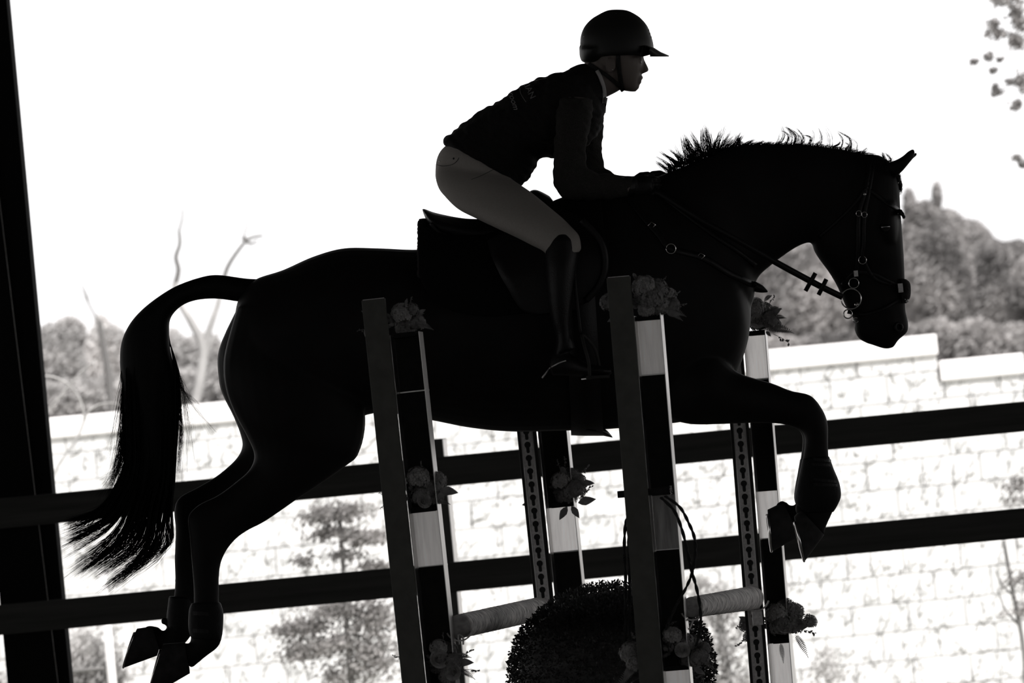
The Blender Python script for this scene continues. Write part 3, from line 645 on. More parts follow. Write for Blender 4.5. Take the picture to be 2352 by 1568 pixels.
# fore legs
for dy, ox, oy in ((-.13, 0, 0), (.13, -5, -1)):
    loft(H, [(a+ox, b+oy, c+ox, d+oy, w_, dy*k) for a, b, c, d, w_, k in
             [(1560, 760, 1530, 960, .10, .8), (1640, 805, 1585, 974, .11, 1), (1694, 854, 1650, 974, .095, 1), (1771, 879, 1733, 971, .07, 1), (1817, 897, 1790, 973, .058, 1), (1862, 908, 1824, 981, .052, 1),
              (1889, 940, 1841, 990, .05, 1), (1901, 972, 1848, 1006, .046, 1), (1902, 1012, 1847, 1030, .038, 1), (1903, 1045, 1843, 1058, .033, 1), (1906, 1085, 1840, 1092, .032, 1),
              (1915, 1120, 1840, 1128, .034, 1), (1922, 1148, 1838, 1158, .036, 1), (1912, 1176, 1838, 1182, .034, 1)]], 22, 5)
loft(H, [(1924, 1140, 1828, 1150, .034, -.13), (1914, 1172, 1838, 1178, .034, -.13), (1898, 1208, 1846, 1180, .032, -.13), (1893, 1228, 1838, 1184, .032, -.13)], 20, 4)
loft(H, [(1900, 1150, 1828, 1150, .034, .13), (1880, 1190, 1826, 1160, .03, .13), (1848, 1214, 1808, 1160, .032, .13), (1832, 1228, 1798, 1160, .032, .13)], 20, 4)
# hind legs
near_h = [(545, 705, 760, 700, .12), (518, 800, 800, 850, .15), (513, 850, 835, 930, .15), (520, 900, 838, 990, .14), (540, 952, 822, 1045, .13), (566, 1000, 797, 1068, .11), (584, 1044, 740, 1108, .09),
          (573, 1078, 690, 1141, .072), (540, 1108, 643, 1174, .06), (499, 1138, 604, 1200, .052), (455, 1160, 562, 1222, .048), (432, 1188, 530, 1250, .046), (436, 1235, 510, 1285, .042),
          (440, 1290, 504, 1315, .034), (444, 1340, 503, 1350, .032), (445, 1390, 504, 1395, .034), (440, 1430, 508, 1440, .038), (438, 1462, 510, 1462, .04), (436, 1478, 500, 1486, .038), (425, 1476, 472, 1508, .034), (412, 1482, 440, 1535, .034)]
loft(H, [s_+(-.15 if i > 2 else -.10-.02*i,) for i, s_ in enumerate(near_h)], 26, 5)
far_h = [(549, 699, 740, 700, .12), (503, 800, 760, 850, .14), (502, 870, 790, 930, .14), (512, 908, 800, 990, .13), (536, 956, 780, 1040, .12), (553, 1000, 740, 1060, .10), (556, 1028, 690, 1090, .085),
         (540, 1056, 640, 1130, .07), (500, 1091, 600, 1160, .06), (455, 1118, 570, 1190, .052), (412, 1142, 530, 1215, .048), (400, 1172, 500, 1235, .046), (403, 1215, 478, 1260, .042),
         (401, 1285, 468, 1300, .034), (402, 1340, 464, 1345, .032), (398, 1380, 450, 1390, .034), (390, 1420, 446, 1430, .036), (384, 1440, 440, 1458, .036), (372, 1450, 400, 1500, .032), (346, 1442, 366, 1500, .032)]
loft(H, [s_+(.15 if i > 2 else .10+.02*i,) for i, s_ in enumerate(far_h)], 26, 5)
for bx_, by_, bd, rr in ((1797, 1166, .13, .024), (1846, 1176, -.13, .022), (1842, 1168, -.13, .024), (344, 1452, .15, .024), (356, 1454, .15, .024), (418, 1492, -.15, .024), (378, 1426, .15, .014)): H.ball(W(bx_, by_, bd), rr)
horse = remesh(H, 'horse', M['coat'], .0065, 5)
tag(horse, 'black horse leaping to the right over the flower jump, head down', 'horse')
HT = bvh(horse)
# hooves
def hoof(sole, cor, Y, name='hoof'):
    mb = MB(); loft(mb, [(sole[0], sole[1], sole[2], sole[3], .058, Y), (sole[0]+.15*(cor[0]-sole[0]), sole[1]+.15*(cor[1]-sole[1]), sole[2]+.1*(cor[2]-sole[2]), sole[3]+.1*(cor[3]-sole[3]), .058, Y), cor+(.042, Y)], 24, 4, 2.2, tip=.02)
    h = mb.build(name, M['hoof'], horse)
    a = W(sole[0], sole[1], Y); b = W(sole[2], sole[3], Y); c = (a+b)/2; u = (b-a).normalized(); pts = []
    for i in range(21):
        an = math.radians(-140+280*i/20); pts.append(c+u*math.cos(an)*(b-a).length*.5+Vector((0, math.sin(an)*.057, 0)))
    nrm = u.cross(Vector((0, 1, 0)))
    cc = (W(cor[0], cor[1], Y)+W(cor[2], cor[3], Y))/2
    if nrm.dot(c-cc) < 0: nrm = -nrm
    MB().tube([p+nrm*.003 for p in pts], .0042, 6).build('horseshoe', M['steel'], h)
hoof((1824, 1186, 1849, 1288), (1838, 1170, 1893, 1228), -.13); hoof((1763, 1170, 1774, 1266), (1798, 1153, 1836, 1232), .13)
hoof((375, 1478, 342, 1600), (425, 1474, 436, 1546), -.15); hoof((315, 1443, 285, 1533), (350, 1438, 370, 1502), .15)
# eyes and nostrils
for s_ in (-1, 1):
    e = W(2030, 524, 0); e.y = s_*.098; MB().ball(e, .02, .015, .018).build('eye', M['eye'], horse)
    n_ = W(2062, 752, 0); n_.y = s_*.056; MB().ring(n_, .013, .005, (0.5, s_, .1)).build('nostril', M['leather'], horse)
# hair
def strands(name, lst, mt=M['hair'], parent=horse):
    """lst: (control pixels with y, root radius)"""
    mb = MB()
    for pts, r in lst:
        P = [W(*q) for q in crom(pts, 4)]; n = len(P); mb.tube(P, [r*(1-.85*(i/(n-1))**1.5) for i in range(n)], 3, False)
    o = mb.build(name, mt, parent); return o
T = MB()
loft(T, [(640, 640, 620, 700, .05), (574, 640, 552, 693, .045), (501, 631, 497, 686, .042), (459, 637, 452, 689, .045), (406, 656, 421, 700, .05), (364, 681, 400, 718, .055), (325, 712, 390, 737, .062),
         (297, 745, 389, 765, .066), (279, 785, 391, 800, .07), (275, 830, 400, 840, .07), (279, 880, 409, 885, .066), (283, 940, 412, 940, .06), (289, 1005, 409, 1010, .055), (290, 1070, 404, 1080, .048),
         (280, 1110, 398, 1125, .04), (268, 1135, 388, 1150, .025)], 24, 5)
tail = remesh(T, 'tail', M['hair'], .006, 4, horse)
tips = [(136, 1198), (138, 1215), (140, 1232), (142, 1255), (140, 1275), (148, 1300), (158, 1330), (172, 1336), (190, 1330), (205, 1322), (225, 1318), (228, 1352), (244, 1362), (262, 1352), (290, 1330), (330, 1290)]
L_ = []
NCL = 30
for c in range(NCL):
    u0 = (c+.5)/NCL; tu = u0*(len(tips)-1)*.999; i = int(tu); f = tu-i
    tx = tips[i][0]*(1-f)+tips[i+1][0]*f+R.gauss(0, 5); ty = tips[i][1]*(1-f)+tips[i+1][1]*f+R.gauss(0, 8); ln = R.uniform(.86, 1.04)
    cy = R.uniform(-.05, .05)
    for k in range(R.randint(34, 80)):
        u = min(1, max(0, u0+R.gauss(0, .012))); y = cy+R.gauss(0, .012)
        a = (280+u*125, R.uniform(840, 1000)); b = (284+u*120, 1065+R.uniform(-8, 8)); cc = (248+u*148, 1140+u*25)
        l2 = ln*R.uniform(.8, 1.03); ex = cc[0]+(tx-cc[0])*l2+R.gauss(0, 3+4*R.random()); ey = cc[1]+(ty-cc[1])*l2+R.gauss(0, 3+4*R.random()); bend = 14+46*u
        mx_ = (cc[0]*.55+ex*.45)+bend*.45; my = (cc[1]*.55+ey*.45)+bend*.55
        L_.append(([(a[0], a[1], y), (b[0], b[1], y), (cc[0], cc[1], y), (mx_, my, y), (ex, ey, y)], R.uniform(.0008, .0016)))
for _ in range(110):                               # loose hairs, outer side
    u = R.random(); y0 = R.uniform(780, 960); L_.append(([(286, y0, 0), (284-10*u, y0+80, -.02), (282-22*u+R.gauss(0, 5), y0+170, -.02), (272-32*u+R.gauss(0, 8), min(1140, y0+250), 0)], .0006))
for _ in range(170):
    y0 = R.uniform(880, 1000); L_.append(([(282, y0, R.gauss(0, .03)), (284, y0+60, 0), (272+R.gauss(0, 8), 1070, 0), (245+R.gauss(0, 14), 1135+R.gauss(0, 20), 0)], .0006))
fly = [(470, 935), (497, 1000), (478, 985), (447, 1010), (440, 1040), (450, 1060), (430, 1090), (420, 960), (455, 930)]
for (fx, fy) in fly:
    for _ in range(9):
        L_.append(([(392, 790, 0), (405+R.uniform(-4, 5), 845, 0), (418+R.gauss(0, 4), 890, .01), ((fx+425)/2+R.gauss(0, 4), (fy+905)/2, 0), (fx+R.gauss(0, 7), fy+R.gauss(0, 9), 0)], .0005))
for _ in range(120):
    u = R.random(); L_.append(([(385, 745+40*u, .0), (397+8*u, 830, 0), (411+R.gauss(0, 2), 900, 0), (415+R.gauss(0, 4), 1000, 0), (408+R.gauss(0, 6), 1090+R.gauss(0, 20), 0)], .0005))
strands('tail_hair', L_, parent=tail)
# mane: crest hair, spiky tufts over the withers, curls on the neck
L_ = []
tuft = [((1532, 388), (1503, 368), 26), ((1537, 377), (1500, 357), 10), ((1550, 371), (1513, 347), 26), ((1562, 363), (1534, 340), 22), ((1561, 360), (1546, 320), 5), ((1576, 364), (1563, 308), 22), ((1592, 356), (1570, 305), 60),
        ((1588, 362), (1566, 314), 24), ((1609, 345), (1579, 307), 14), ((1609, 343), (1584, 296), 22), ((1617, 345), (1612, 287), 30), ((1628, 340), (1617, 283), 22), ((1632, 342), (1623, 290), 22), ((1634, 340), (1631, 293), 12),
        ((1643, 336), (1656, 296), 24), ((1650, 332), (1666, 283), 10), ((1650, 343), (1682, 299), 26), ((1659, 339), (1691, 306), 16), ((1688, 328), (1704, 299), 16), ((1694, 326), (1709, 308), 20), ((1700, 326), (1690, 308), 12),
        ((1716, 329), (1736, 319), 22), ((1736, 333), (1758, 322), 26), ((1748, 334), (1775, 325), 20), ((1542, 380), (1522, 372), 20), ((1556, 372), (1528, 356), 20), ((1570, 366), (1556, 346), 20), ((1600, 352), (1596, 326), 24), ((1640, 342), (1644, 318), 30), ((1670, 334), (1690, 318), 24)]
for (rx_, ry_), (tx, ty), n in tuft:
    wd = 3+n*.12
    for _ in range(int(n*1.6)):
        a = R.gauss(0, wd); dx, dy = tx-rx_, ty-ry_; l = R.uniform(.55, 1.0); s2 = R.gauss(0, 2.2); y = R.gauss(0, .012)
        L_.append(([(rx_+a*.9-dx*.25, ry_+12+abs(a)*.3, y), (rx_+a*.8, ry_+2, y), (rx_+dx*.5*l+a*.45+s2, ry_+dy*.5*l+R.gauss(0, 1), y), (tx*l+rx_*(1-l)+a*.15+s2, ty*l+ry_*(1-l)+R.gauss(0, 2), y)], .0008))
curl = [((1789, 331), (1800, 308), (1793, 285), 12), ((1806, 330), (1811, 308), (1794, 299), 18), ((1818, 330), (1820, 306), (1804, 293), 10), ((1826, 330), (1829, 306), (1801, 290), 34), ((1843, 331), (1846, 311), (1826, 291), 14), ((1838, 330), (1840, 314), (1830, 308), 12),
        ((1859, 331), (1862, 313), (1845, 310), 18), ((1866, 328), (1870, 305), (1865, 296), 5), ((1885, 333), (1887, 310), (1879, 291), 12), ((1903, 334), (1904, 311), (1893, 294), 4), ((1910, 334), (1908, 306), (1892, 286), 3),
        ((1931, 340), (1936, 318), (1922, 302), 12), ((1954, 341), (1953, 317), (1924, 301), 20), ((1968, 342), (1967, 324), (1950, 316), 4), ((1974, 352), (1984, 346), (1993, 337), 18), ((1976, 353), (1995, 351), (2013, 355), 14),
        ((1988, 356), (2008, 360), (2028, 366), 30), ((2000, 362), (2014, 366), (2028, 368), 20), ((1782, 333), (1788, 322), (1792, 305), 10), ((1876, 332), (1880, 326), (1884, 322), 14), ((1918, 336), (1926, 330), (1932, 324), 22), ((1945, 340), (1950, 332), (1940, 326), 14),
        ((2034, 375), (2030, 362), (2026, 348), 44), ((2042, 376), (2047, 364), (2034, 350), 30)]
for a, b, c, n in curl:
    for _ in range(n):
        g = R.gauss(0, 1.6+n*.07); g2 = R.gauss(0, 1.3); l = R.uniform(.6, 1)
        L_.append(([(a[0]+g*1.2, a[1]+8, R.gauss(0, .01)), (a[0]+g, a[1], 0), (b[0]+g*.6+g2, b[1]*l+a[1]*(1-l), 0), (c[0]*l+b[0]*(1-l)+g*.3+g2, c[1]*l+b[1]*(1-l)+R.gauss(0, 1), 0)], .0009))
cr = crom([(1535, 392), (1585, 372), (1620, 360), (1650, 350), (1700, 334), (1775, 333), (1852, 335), (1928, 343), (1990, 358), (2030, 373)], 60)
for (x, y) in cr:
    for _ in range(3):
        h = R.uniform(3, 9)*(1.5 if x < 1700 else 1); L_.append(([(x, y+10, R.gauss(0, .015)), (x+R.gauss(0, 2), y, R.gauss(0, .01)), (x+R.uniform(-2, 8), y-h*.6, 0), (x+R.uniform(0, 15)*(1 if x > 1660 else -.6), y-h, 0)], .0008))
strands('mane', L_)
strands('forelock', [([(2040+R.uniform(0, 12), 385, R.gauss(0, .02)), (2062+R.gauss(0, 2), 405+R.gauss(0, 4), R.gauss(0, .02)), (2068+R.gauss(0, 2.4), 425+R.gauss(0, 4), 0), (2066+R.gauss(0, 3), 440+R.gauss(0, 6), 0)], .001) for _ in range(130)])
# ---------------------------------------------------------------- leg boots
def boot_(label, secs, straps, Y):
    mb = MB(); loft(mb, [s_+(Y,) for s_ in secs], 22, 4, 2.3, tip=.0)
    o = remesh(mb, 'leg_boot', M['boot'], .005, 2); tag(o, label, 'horse boot', 'protective boots on the horse legs')
    bt = bvh(o)
    for (x0, y0, x1, y1, h) in straps:
        P = [hit(bt, x0+(x1-x0)*i/8, y0+(y1-y0)*i/8, Y, .002) for i in range(9)]; q = MB()
        for i in range(8):
            a, b = P[i], P[i+1]; hh = Vector((0, 0, h*mpp())); q.add([a-hh, b-hh, b+hh, a+hh], [(0, 1, 2, 3)])
        so = q.build('strap', M['leather'], o, False); mo = so.modifiers.new('s', 'SOLIDIFY'); mo.thickness = .003; mo.offset = 0
    return o
boot_('near hind fetlock boot, black with wide buckle strap', [(440, 1384, 506, 1382, .042), (434, 1400, 513, 1404, .046), (432, 1430, 513, 1432, .048), (434, 1452, 511, 1456, .048), (440, 1466, 507, 1472, .044)],
      [(444, 1408, 480, 1410, 4), (444, 1448, 480, 1450, 4)], -.15)
boot_('far hind fetlock boot, black rounded shell', [(388, 1368, 442, 1374, .042), (386, 1385, 446, 1388, .045), (383, 1410, 448, 1414, .046), (384, 1432, 440, 1444, .046), (394, 1450, 430, 1458, .04)], [], .15)
boot_('near fore tendon boot with clipped straps', [(1904, 1046, 1843, 1052, .038), (1915, 1076, 1836, 1086, .044), (1928, 1108, 1829, 1118, .05), (1932, 1138, 1825, 1148, .052), (1924, 1160, 1834, 1166, .046), (1914, 1176, 1846, 1180, .04)],
      [(1868, 1054, 1908, 1058, 3), (1864, 1066, 1908, 1068, 3), (1868, 1100, 1922, 1106, 3), (1868, 1112, 1926, 1114, 3)], -.13)
boot_('far fore tendon boot, mostly hidden behind the near leg', [(1899, 1046, 1838, 1052, .038), (1908, 1076, 1832, 1086, .044), (1920, 1108, 1826, 1118, .048), (1922, 1138, 1824, 1146, .05), (1912, 1164, 1832, 1168, .042)], [], .13)
# ---------------------------------------------------------------- saddle pad, saddle, girth
def blanket(stations, grow=1.0):
    """(topx,topy, cx,cy, halfwidth, maxangle deg): a sheet lying over the back"""
    S = crom(stations, 5); n = 34; v = []; f = []
    for (tx, ty, cx, cy, hw, am) in S:
        c = W(cx, cy, 0); t = W(tx, ty, 0); h = t-c
        for j in range(n+1):
            a = math.radians(-am+2*am*j/n); e = .93
            v.append(c+h*math.copysign(abs(math.cos(a))**e, math.cos(a))+Vector((0, hw*math.copysign(abs(math.sin(a))**e, math.sin(a)), 0)))
    for i in range(len(S)-1):
        for j in range(n): a = i*(n+1)+j; f.append((a, a+1, a+n+2, a+n+1))
    return MB().add(v, f)
pad = blanket([(964, 511, 972, 770, .328, 62), (980, 510, 990, 770, .335, 72), (1012, 520, 1016, 770, .34, 77), (1050, 530, 1055, 772, .345, 80), (1120, 530, 1130, 772, .35, 82), (1200, 505, 1210, 762, .35, 83), (1280, 466, 1300, 750, .345, 84),
               (1340, 448, 1360, 735, .33, 83), (1378, 440, 1398, 720, .315, 72)]).build('saddle_pad', M['pad'])
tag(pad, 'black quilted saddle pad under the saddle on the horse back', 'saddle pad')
mo = pad.modifiers.new('s', 'SOLIDIFY'); mo.thickness = .012; mo.offset = 1
fl = MB()
for _ in range(260):                               # fluffy rear edge
    a = math.radians(R.uniform(-60, 60)); p = W(968, 770, 0)+(W(966, 511, 0)-W(968, 770, 0))*math.cos(a)+Vector((0, .33*math.sin(a), 0)); fl.ball(p, R.uniform(.006, .011), n=6, m_=4)
fo = fl.build('fleece_edge', M['fleece'], pad)
sd = MB()
loft(sd, [(969, 479, 982, 512, .10), (978, 481, 1000, 545, .15), (1000, 489, 1030, 562, .165), (1053, 500, 1080, 572, .16), (1094, 503, 1130, 575, .15), (1150, 500, 1180, 560, .14), (1190, 465, 1220, 530, .13), (1214, 441, 1245, 510, .11), (1232, 436, 1270, 500, .10), (1262, 450, 1290, 500, .07)], 26, 5, 2.3)
sad = remesh(sd, 'saddle', M['leather'], .006, 3); tag(sad, 'black leather jumping saddle with high cantle under the rider', 'saddle')
for s_ in (-1, 1):
    E = [((1120, 555), (1268, 468), .22), ((1130, 590), (1340, 505), .31), ((1148, 630), (1386, 555), .348), ((1165, 660), (1396, 600), .36), ((1182, 690), (1385, 650), .362), ((1200, 712), (1350, 690), .362), ((1230, 722), (1310, 715), .362)]
    v = []; f = []; n = 12
    S = crom([(a[0], a[1], b[0], b[1], d) for a, b, d in E], 5)
    for (ax, ay, bx, by, d) in S:
        for j in range(n+1):
            t = j/n; v.append(W(ax+(bx-ax)*t, ay+(by-ay)*t, s_*(d+.006*math.sin(t*math.pi))))
    for i in range(len(S)-1):
        for j in range(n): a = i*(n+1)+j; f.append((a, a+1, a+n+2, a+n+1))
    o = MB().add(v, f).build('saddle_flap', M['leather'], sad); mo = o.modifiers.new('s', 'SOLIDIFY'); mo.thickness = .008; mo.offset = 0
    MB().tube(px3([(1335, 505), (1380, 555), (1390, 610), (1375, 655), (1345, 690)], s_*.375, 6), .012, 10).build('knee_roll', M['leather'], o)
    MB().tube(px3([(990, 512), (1010, 535), (1060, 552), (1140, 556)], s_*.168, 5), .007, 8).build('cantle_piping', M['leather'], sad)
g = MB(); v = []; f = []; n = 48
for k, (tx, ty, bx, by) in enumerate(((1290, 486, 1312, 997), (1320, 468, 1346, 998), (1350, 458, 1385, 998))):
    A = W(tx, ty, 0); B = W(bx, by, 0); c = (A+B)/2; h = (A-B)/2
    for j in range(n): a = 2*math.pi*j/n; v.append(c+h*math.cos(a)*1.0+Vector((0, .338*math.copysign(abs(math.sin(a))**.93, math.sin(a)), 0)))
for k in range(2):
    for j in range(n):
        if n*.22 < j < n*.78: a = k*n; f.append((a+j, a+(j+1) % n, a+n+(j+1) % n, a+n+j))
gi = g.add(v, f).build('girth', M['leather']); mo = gi.modifiers.new('s', 'SOLIDIFY'); mo.thickness = .008; mo.offset = 0
tag(gi, 'black girth with belly guard running under the horse belly', 'girth')
gb = MB(); loft(gb, [(1312, 970, 1314, 990, .10), (1330, 970, 1335, 995, .12), (1365, 975, 1370, 998, .11), (1390, 985, 1393, 1002, .06), (1405, 1000, 1407, 1005, .015)], 18, 4); gb.build('belly_guard', M['leather'], gi)
# ---------------------------------------------------------------- strap work on the horse
def strap(name, pts, wpx, parent, mt=M['leather'], dflt=-.1, off=.004, th=.004, tree=None, samples=6):
    P2 = crom(pts, samples); n = len(P2); v = []; f = []
    for i, p in enumerate(P2):
        a = P2[max(i-1, 0)]; b = P2[min(i+1, n-1)]; dx, dy = b[0]-a[0], b[1]-a[1]; l = math.hypot(dx, dy) or 1; nx, ny = -dy/l, dx/l
        for k in (-1, 0, 1): v.append(hit(tree or HT, p[0]+nx*wpx/2*k, p[1]+ny*wpx/2*k, dflt, off))
    for i in range(n-1):
        for k in range(2): a = i*3+k; f.append((a, a+1, a+4, a+3))
    o = MB().add(v, f).build(name, mt, parent); mo = o.modifiers.new('s', 'SOLIDIFY'); mo.thickness = th; mo.offset = 0
    return o
def onsurf(px, py, d=-.1, off=.008): return hit(HT, px, py, d, off)
bp = thing('breastplate', W(1600, 590, 0), 'black leather breastplate strapped across the shoulder and chest', 'breastplate')
strap('shoulder_strap', [(1440, 448), (1480, 500), (1515, 540), (1541, 570), (1612, 590), (1680, 630), (1736, 655)], 14, bp)
strap('neck_strap', [(1500, 430), (1560, 480), (1640, 540), (1700, 580), (1736, 610)], 10, bp)
MB().ring(onsurf(1541, 571), 11*mpp(), .0022).build('ring', M['steel'], bp)
for (x, y) in ((1497, 517), (1610, 588)):
    c = onsurf(x, y); MB().ring(c, 8*mpp(), .0014, n=4, sx=1.1, sz=.9).build('buckle', M['steel'], bp)
mb = MB(); loft(mb, [(1722, 640, 1728, 668, .03), (1738, 647, 1738, 671, .028), (1752, 655, 1752, 672, .015), (1763, 667, 1763, 671, .004)], 14, 3); mb.build('loose_strap_end', M['leather'], bp)
br = thing('bridle', W(1980, 560, 0), 'black bridle with steel rings and noseband on the horse head', 'bridle')
strap('cheekpiece', [(1998, 372), (1990, 430), (1973, 492), (1971, 560), (1967, 640)], 9, br)
strap('cheekpiece', [(2006, 380), (1996, 440), (1986, 495), (1984, 560), (1982, 592), (2010, 640), (2060, 655)], 8, br)
strap('browband', [(1990, 430), (2030, 460), (2060, 480), (2074, 493)], 9, br)
strap('noseband', [(1935, 655), (1960, 628), (2000, 628), (2040, 645), (2074, 660)], 10, br)
strap('flash_strap', [(1948, 715), (1980, 722), (2020, 712), (2060, 692), (2078, 684)], 9, br)
strap('throatlatch', [(1990, 430), (1960, 470), (1920, 510), (1880, 545)], 7, br)
mb = MB(); loft(mb, [(2062, 640, 2082, 642, .05), (2066, 648, 2090, 650, .06), (2068, 665, 2092, 667, .062), (2068, 682, 2090, 684, .058), (2068, 694, 2082, 696, .045)], 22, 4); mb.build('fleece_roll', M['fleece'], br)
MB().box(W(2064, 672, -.066), W(2073, 650, -.060)).build('buckle_plate', M['track'], br, False, .001)
MB().ball(W(2083, 690, -.04), .007).build('keeper', M['track'], br)
MB().tube([W(2068, 484, -.05), W(2076, 497, -.02), W(2076, 499, .02)], .006, 8).build('browband_end', M['leather'], br)
yb = -.07
MB().ring(W(1955, 686, yb), 23*mpp(), .0024, n=36).build('bit_ring', M['steel'], br)
MB().ring(W(1961, 650, yb), 11.5*mpp(), .0018).build('bit_ring', M['steel'], br)
MB().ring(W(1947.6, 721, yb), 10*mpp(), .0022).build('bit_ring', M['steel'], br)
MB().ring(onsurf(1981, 597), 9*mpp(), .0016).build('cheek_ring', M['steel'], br)
MB().tube([W(1966, 700, yb), W(1975, 696, -.05), W(1985, 695, 0), W(1975, 696, .05), W(1966, 700, .07)], .007, 10).build('bit_mouthpiece', M['steel'], br)
MB().ring(W(1966, 735, -.03), 6*mpp(), .002).build('curb_chain', M['steel'], br)
for x, y in ((1972.5, 490), (1985.5, 493)): MB().ring(onsurf(x, y), 6.4*mpp(), .0013, sx=.95).build('buckle', M['steel'], br)
MB().ball(onsurf(1986, 446), .0055, .003, .0055).build('rosette', M['glint'], br)
c = onsurf(1966, 628, off=.01); MB().box(c-Vector((.007, .002, .010)), c+Vector((.007, .002, .010))).build('keeper', M['track'], br, False)
# reins, near and far, with the two martingale stops
rn = thing('reins', W(1720, 560, -.1), 'black leather reins from the bit back to the rider hands', 'reins')
def rein(Ys, name='rein'):
    P = [W(x, y, z) for x, y, z in crom([(1935, 682, Ys*.07), (1880, 655, Ys*.10), (1787, 605, Ys*.145), (1700, 555, Ys*.175), (1620, 510, Ys*.19), (1500, 434, Ys*.15)], 6)]
    n = len(P); v = []; f = []
    for i, p in enumerate(P):
        t = (P[min(i+1, n-1)]-P[max(i-1, 0)]).normalized(); u = t.cross(Vector((0, 1, 0))).normalized()*(7.2*mpp()); v += [p-u, p+u]
    for i in range(n-1): f.append((2*i, 2*i+1, 2*i+3, 2*i+2))
    o = MB().add(v, f).build(name, M['leather'], rn); mo = o.modifiers.new('s', 'SOLIDIFY'); mo.thickness = .005; mo.offset = 0; return o
r1_ = rein(-1); rein(1)
for (a, b) in (((1873, 627), (1850, 668)), ((1898, 641), (1880, 677))):
    MB().tube([W(*a, -.11), W((a[0]*3+b[0])/4, (a[1]*3+b[1])/4, -.11), W(*b, -.11)], .0075, 10).build('rein_stop', M['leather'], r1_)
# ---------------------------------------------------------------- rider
person = None
def arm(yo, sgn):
    if sgn < 0: return [(1283, 225, 1362, 228, .062, -.15), (1278, 265, 1362, 262, .062, -.185), (1274, 315, 1352, 308, .056, -.20), (1271, 360, 1346, 350, .052, -.205), (1271, 410, 1345, 392, .05, -.205)]
    return [(1300, 225, 1375, 240, .062, .15), (1310, 265, 1387, 275, .06, .185), (1312, 315, 1383, 319, .054, .20), (1310, 360, 1385, 367, .05, .205), (1310, 410, 1389, 388, .048, .205)]
def fore(sgn):
    if sgn < 0: return [(1273, 405, 1343, 378, .044, -.205), (1273, 432, 1350, 384, .047, -.205), (1298, 456, 1356, 388, .049, -.20), (1345, 459, 1378, 398, .045, -.19), (1395, 457, 1410, 402, .038, -.165), (1440, 452, 1452, 408, .03, -.14)]
    return [(1318, 430, 1370, 380, .042, .205), (1340, 448, 1392, 388, .045, .20), (1385, 450, 1410, 398, .04, .185), (1430, 448, 1445, 404, .034, .16), (1470, 445, 1476, 408, .028, .13)]
torso_r = [(1341, 148, 1390, 228, .07), (1315, 156, 1392, 250, .11), (1291, 166, 1388, 262, .15), (1262, 174, 1384, 292, .175), (1231, 184, 1360, 325, .18), (1186, 204, 1325, 352, .175), (1141, 234, 1290, 361, .165),
           (1109, 252, 1243, 362, .155), (1077, 273, 1233, 380, .145), (1046, 298, 1218, 405, .14), (1030, 311, 1208, 416, .142), (1018, 321, 1201, 424, .147), (1018, 330, 1198, 427, .147), (1024, 339, 1196, 428, .14)]
def leg(s_): return [(1030, 352, 1120, 372, .06, s_*.04), (1006, 383, 1160, 397, .085, s_*.06), (1004, 425, 1180, 414, .10, s_*.105), (1045, 475, 1216, 438, .10, s_*.17), (1094, 502, 1244, 460, .094, s_*.22), (1140, 524, 1268, 480, .086, s_*.27), (1187, 546, 1292, 500, .078, s_*.31),
                     (1222, 564, 1314, 522, .07, s_*.345), (1250, 579, 1331, 542, .066, s_*.365), (1266, 605, 1336, 574, .062, s_*.38)]
def shin(s_): return [(1253, 560, 1330, 556, .055, s_*.375), (1253, 585, 1328, 578, .056, s_*.385), (1254, 620, 1324, 614, .056, s_*.395), (1258, 680, 1317, 664, .052, s_*.40), (1268, 737, 1312, 724, .042, s_*.40), (1278, 775, 1312, 764, .038, s_*.395), (1274, 812, 1322, 800, .038, s_*.39)]
def foot(s_): return [(1262, 830, 1268, 862, .03, s_*.39), (1275, 805, 1285, 862, .036, s_*.39), (1310, 812, 1315, 864, .038, s_*.395), (1345, 832, 1350, 866, .043, s_*.41), (1380, 840, 1384, 864, .043, s_*.42), (1402, 846, 1405, 860, .03, s_*.42)]
face = [(1362, 60, 1468, 62, .055), (1352, 85, 1478, 88, .07), (1352, 115, 1479, 118, .075), (1358, 140, 1478, 138, .073), (1374, 158, 1477, 154, .068), (1388, 172, 1473, 168, .062), (1400, 186, 1470, 181, .054), (1414, 198, 1467, 193, .045), (1426, 206, 1464, 203, .032), (1440, 209, 1458, 209, .016)]
neckr = [(1346, 120, 1432, 196, .058), (1342, 142, 1425, 207, .056), (1338, 160, 1397, 222, .058), (1322, 175, 1376, 232, .05)]
def hand(mb, x, y, s_, Y):
    """closed fist round the reins: back of hand, four curled fingers, thumb on top"""
    loft(mb, [(x-42, y-18, x-38, y+22, .024, Y), (x-22, y-24, x-20, y+26, .022, Y), (x, y-24, x+2, y+24, .02, Y), (x+12, y-18, x+14, y+18, .015, Y)], 16, 4)
    for k in range(4):
        yy = y-17+k*12.2; ln = (1, 1.1, 1.05, .85)[k]; q = -s_
        P = [W(x+4, yy, Y), W(x+20*ln, yy+1, Y+q*.004), W(x+27*ln, yy+3, Y+q*.020), W(x+20*ln, yy+4, Y+q*.036), W(x+4, yy+4, Y+q*.040), W(x-6, yy+3, Y+q*.034)]
        mb.tube(P, [.0095, .0095, .009, .0088, .008, .0065], 10)
    mb.tube([W(x-26, y-14, Y+-s_*.012), W(x-12, y-25, Y-s_*.018), W(x+4, y-27, Y-s_*.022), W(x+18, y-22, Y-s_*.022)], [.012, .0105, .0095, .007], 10)
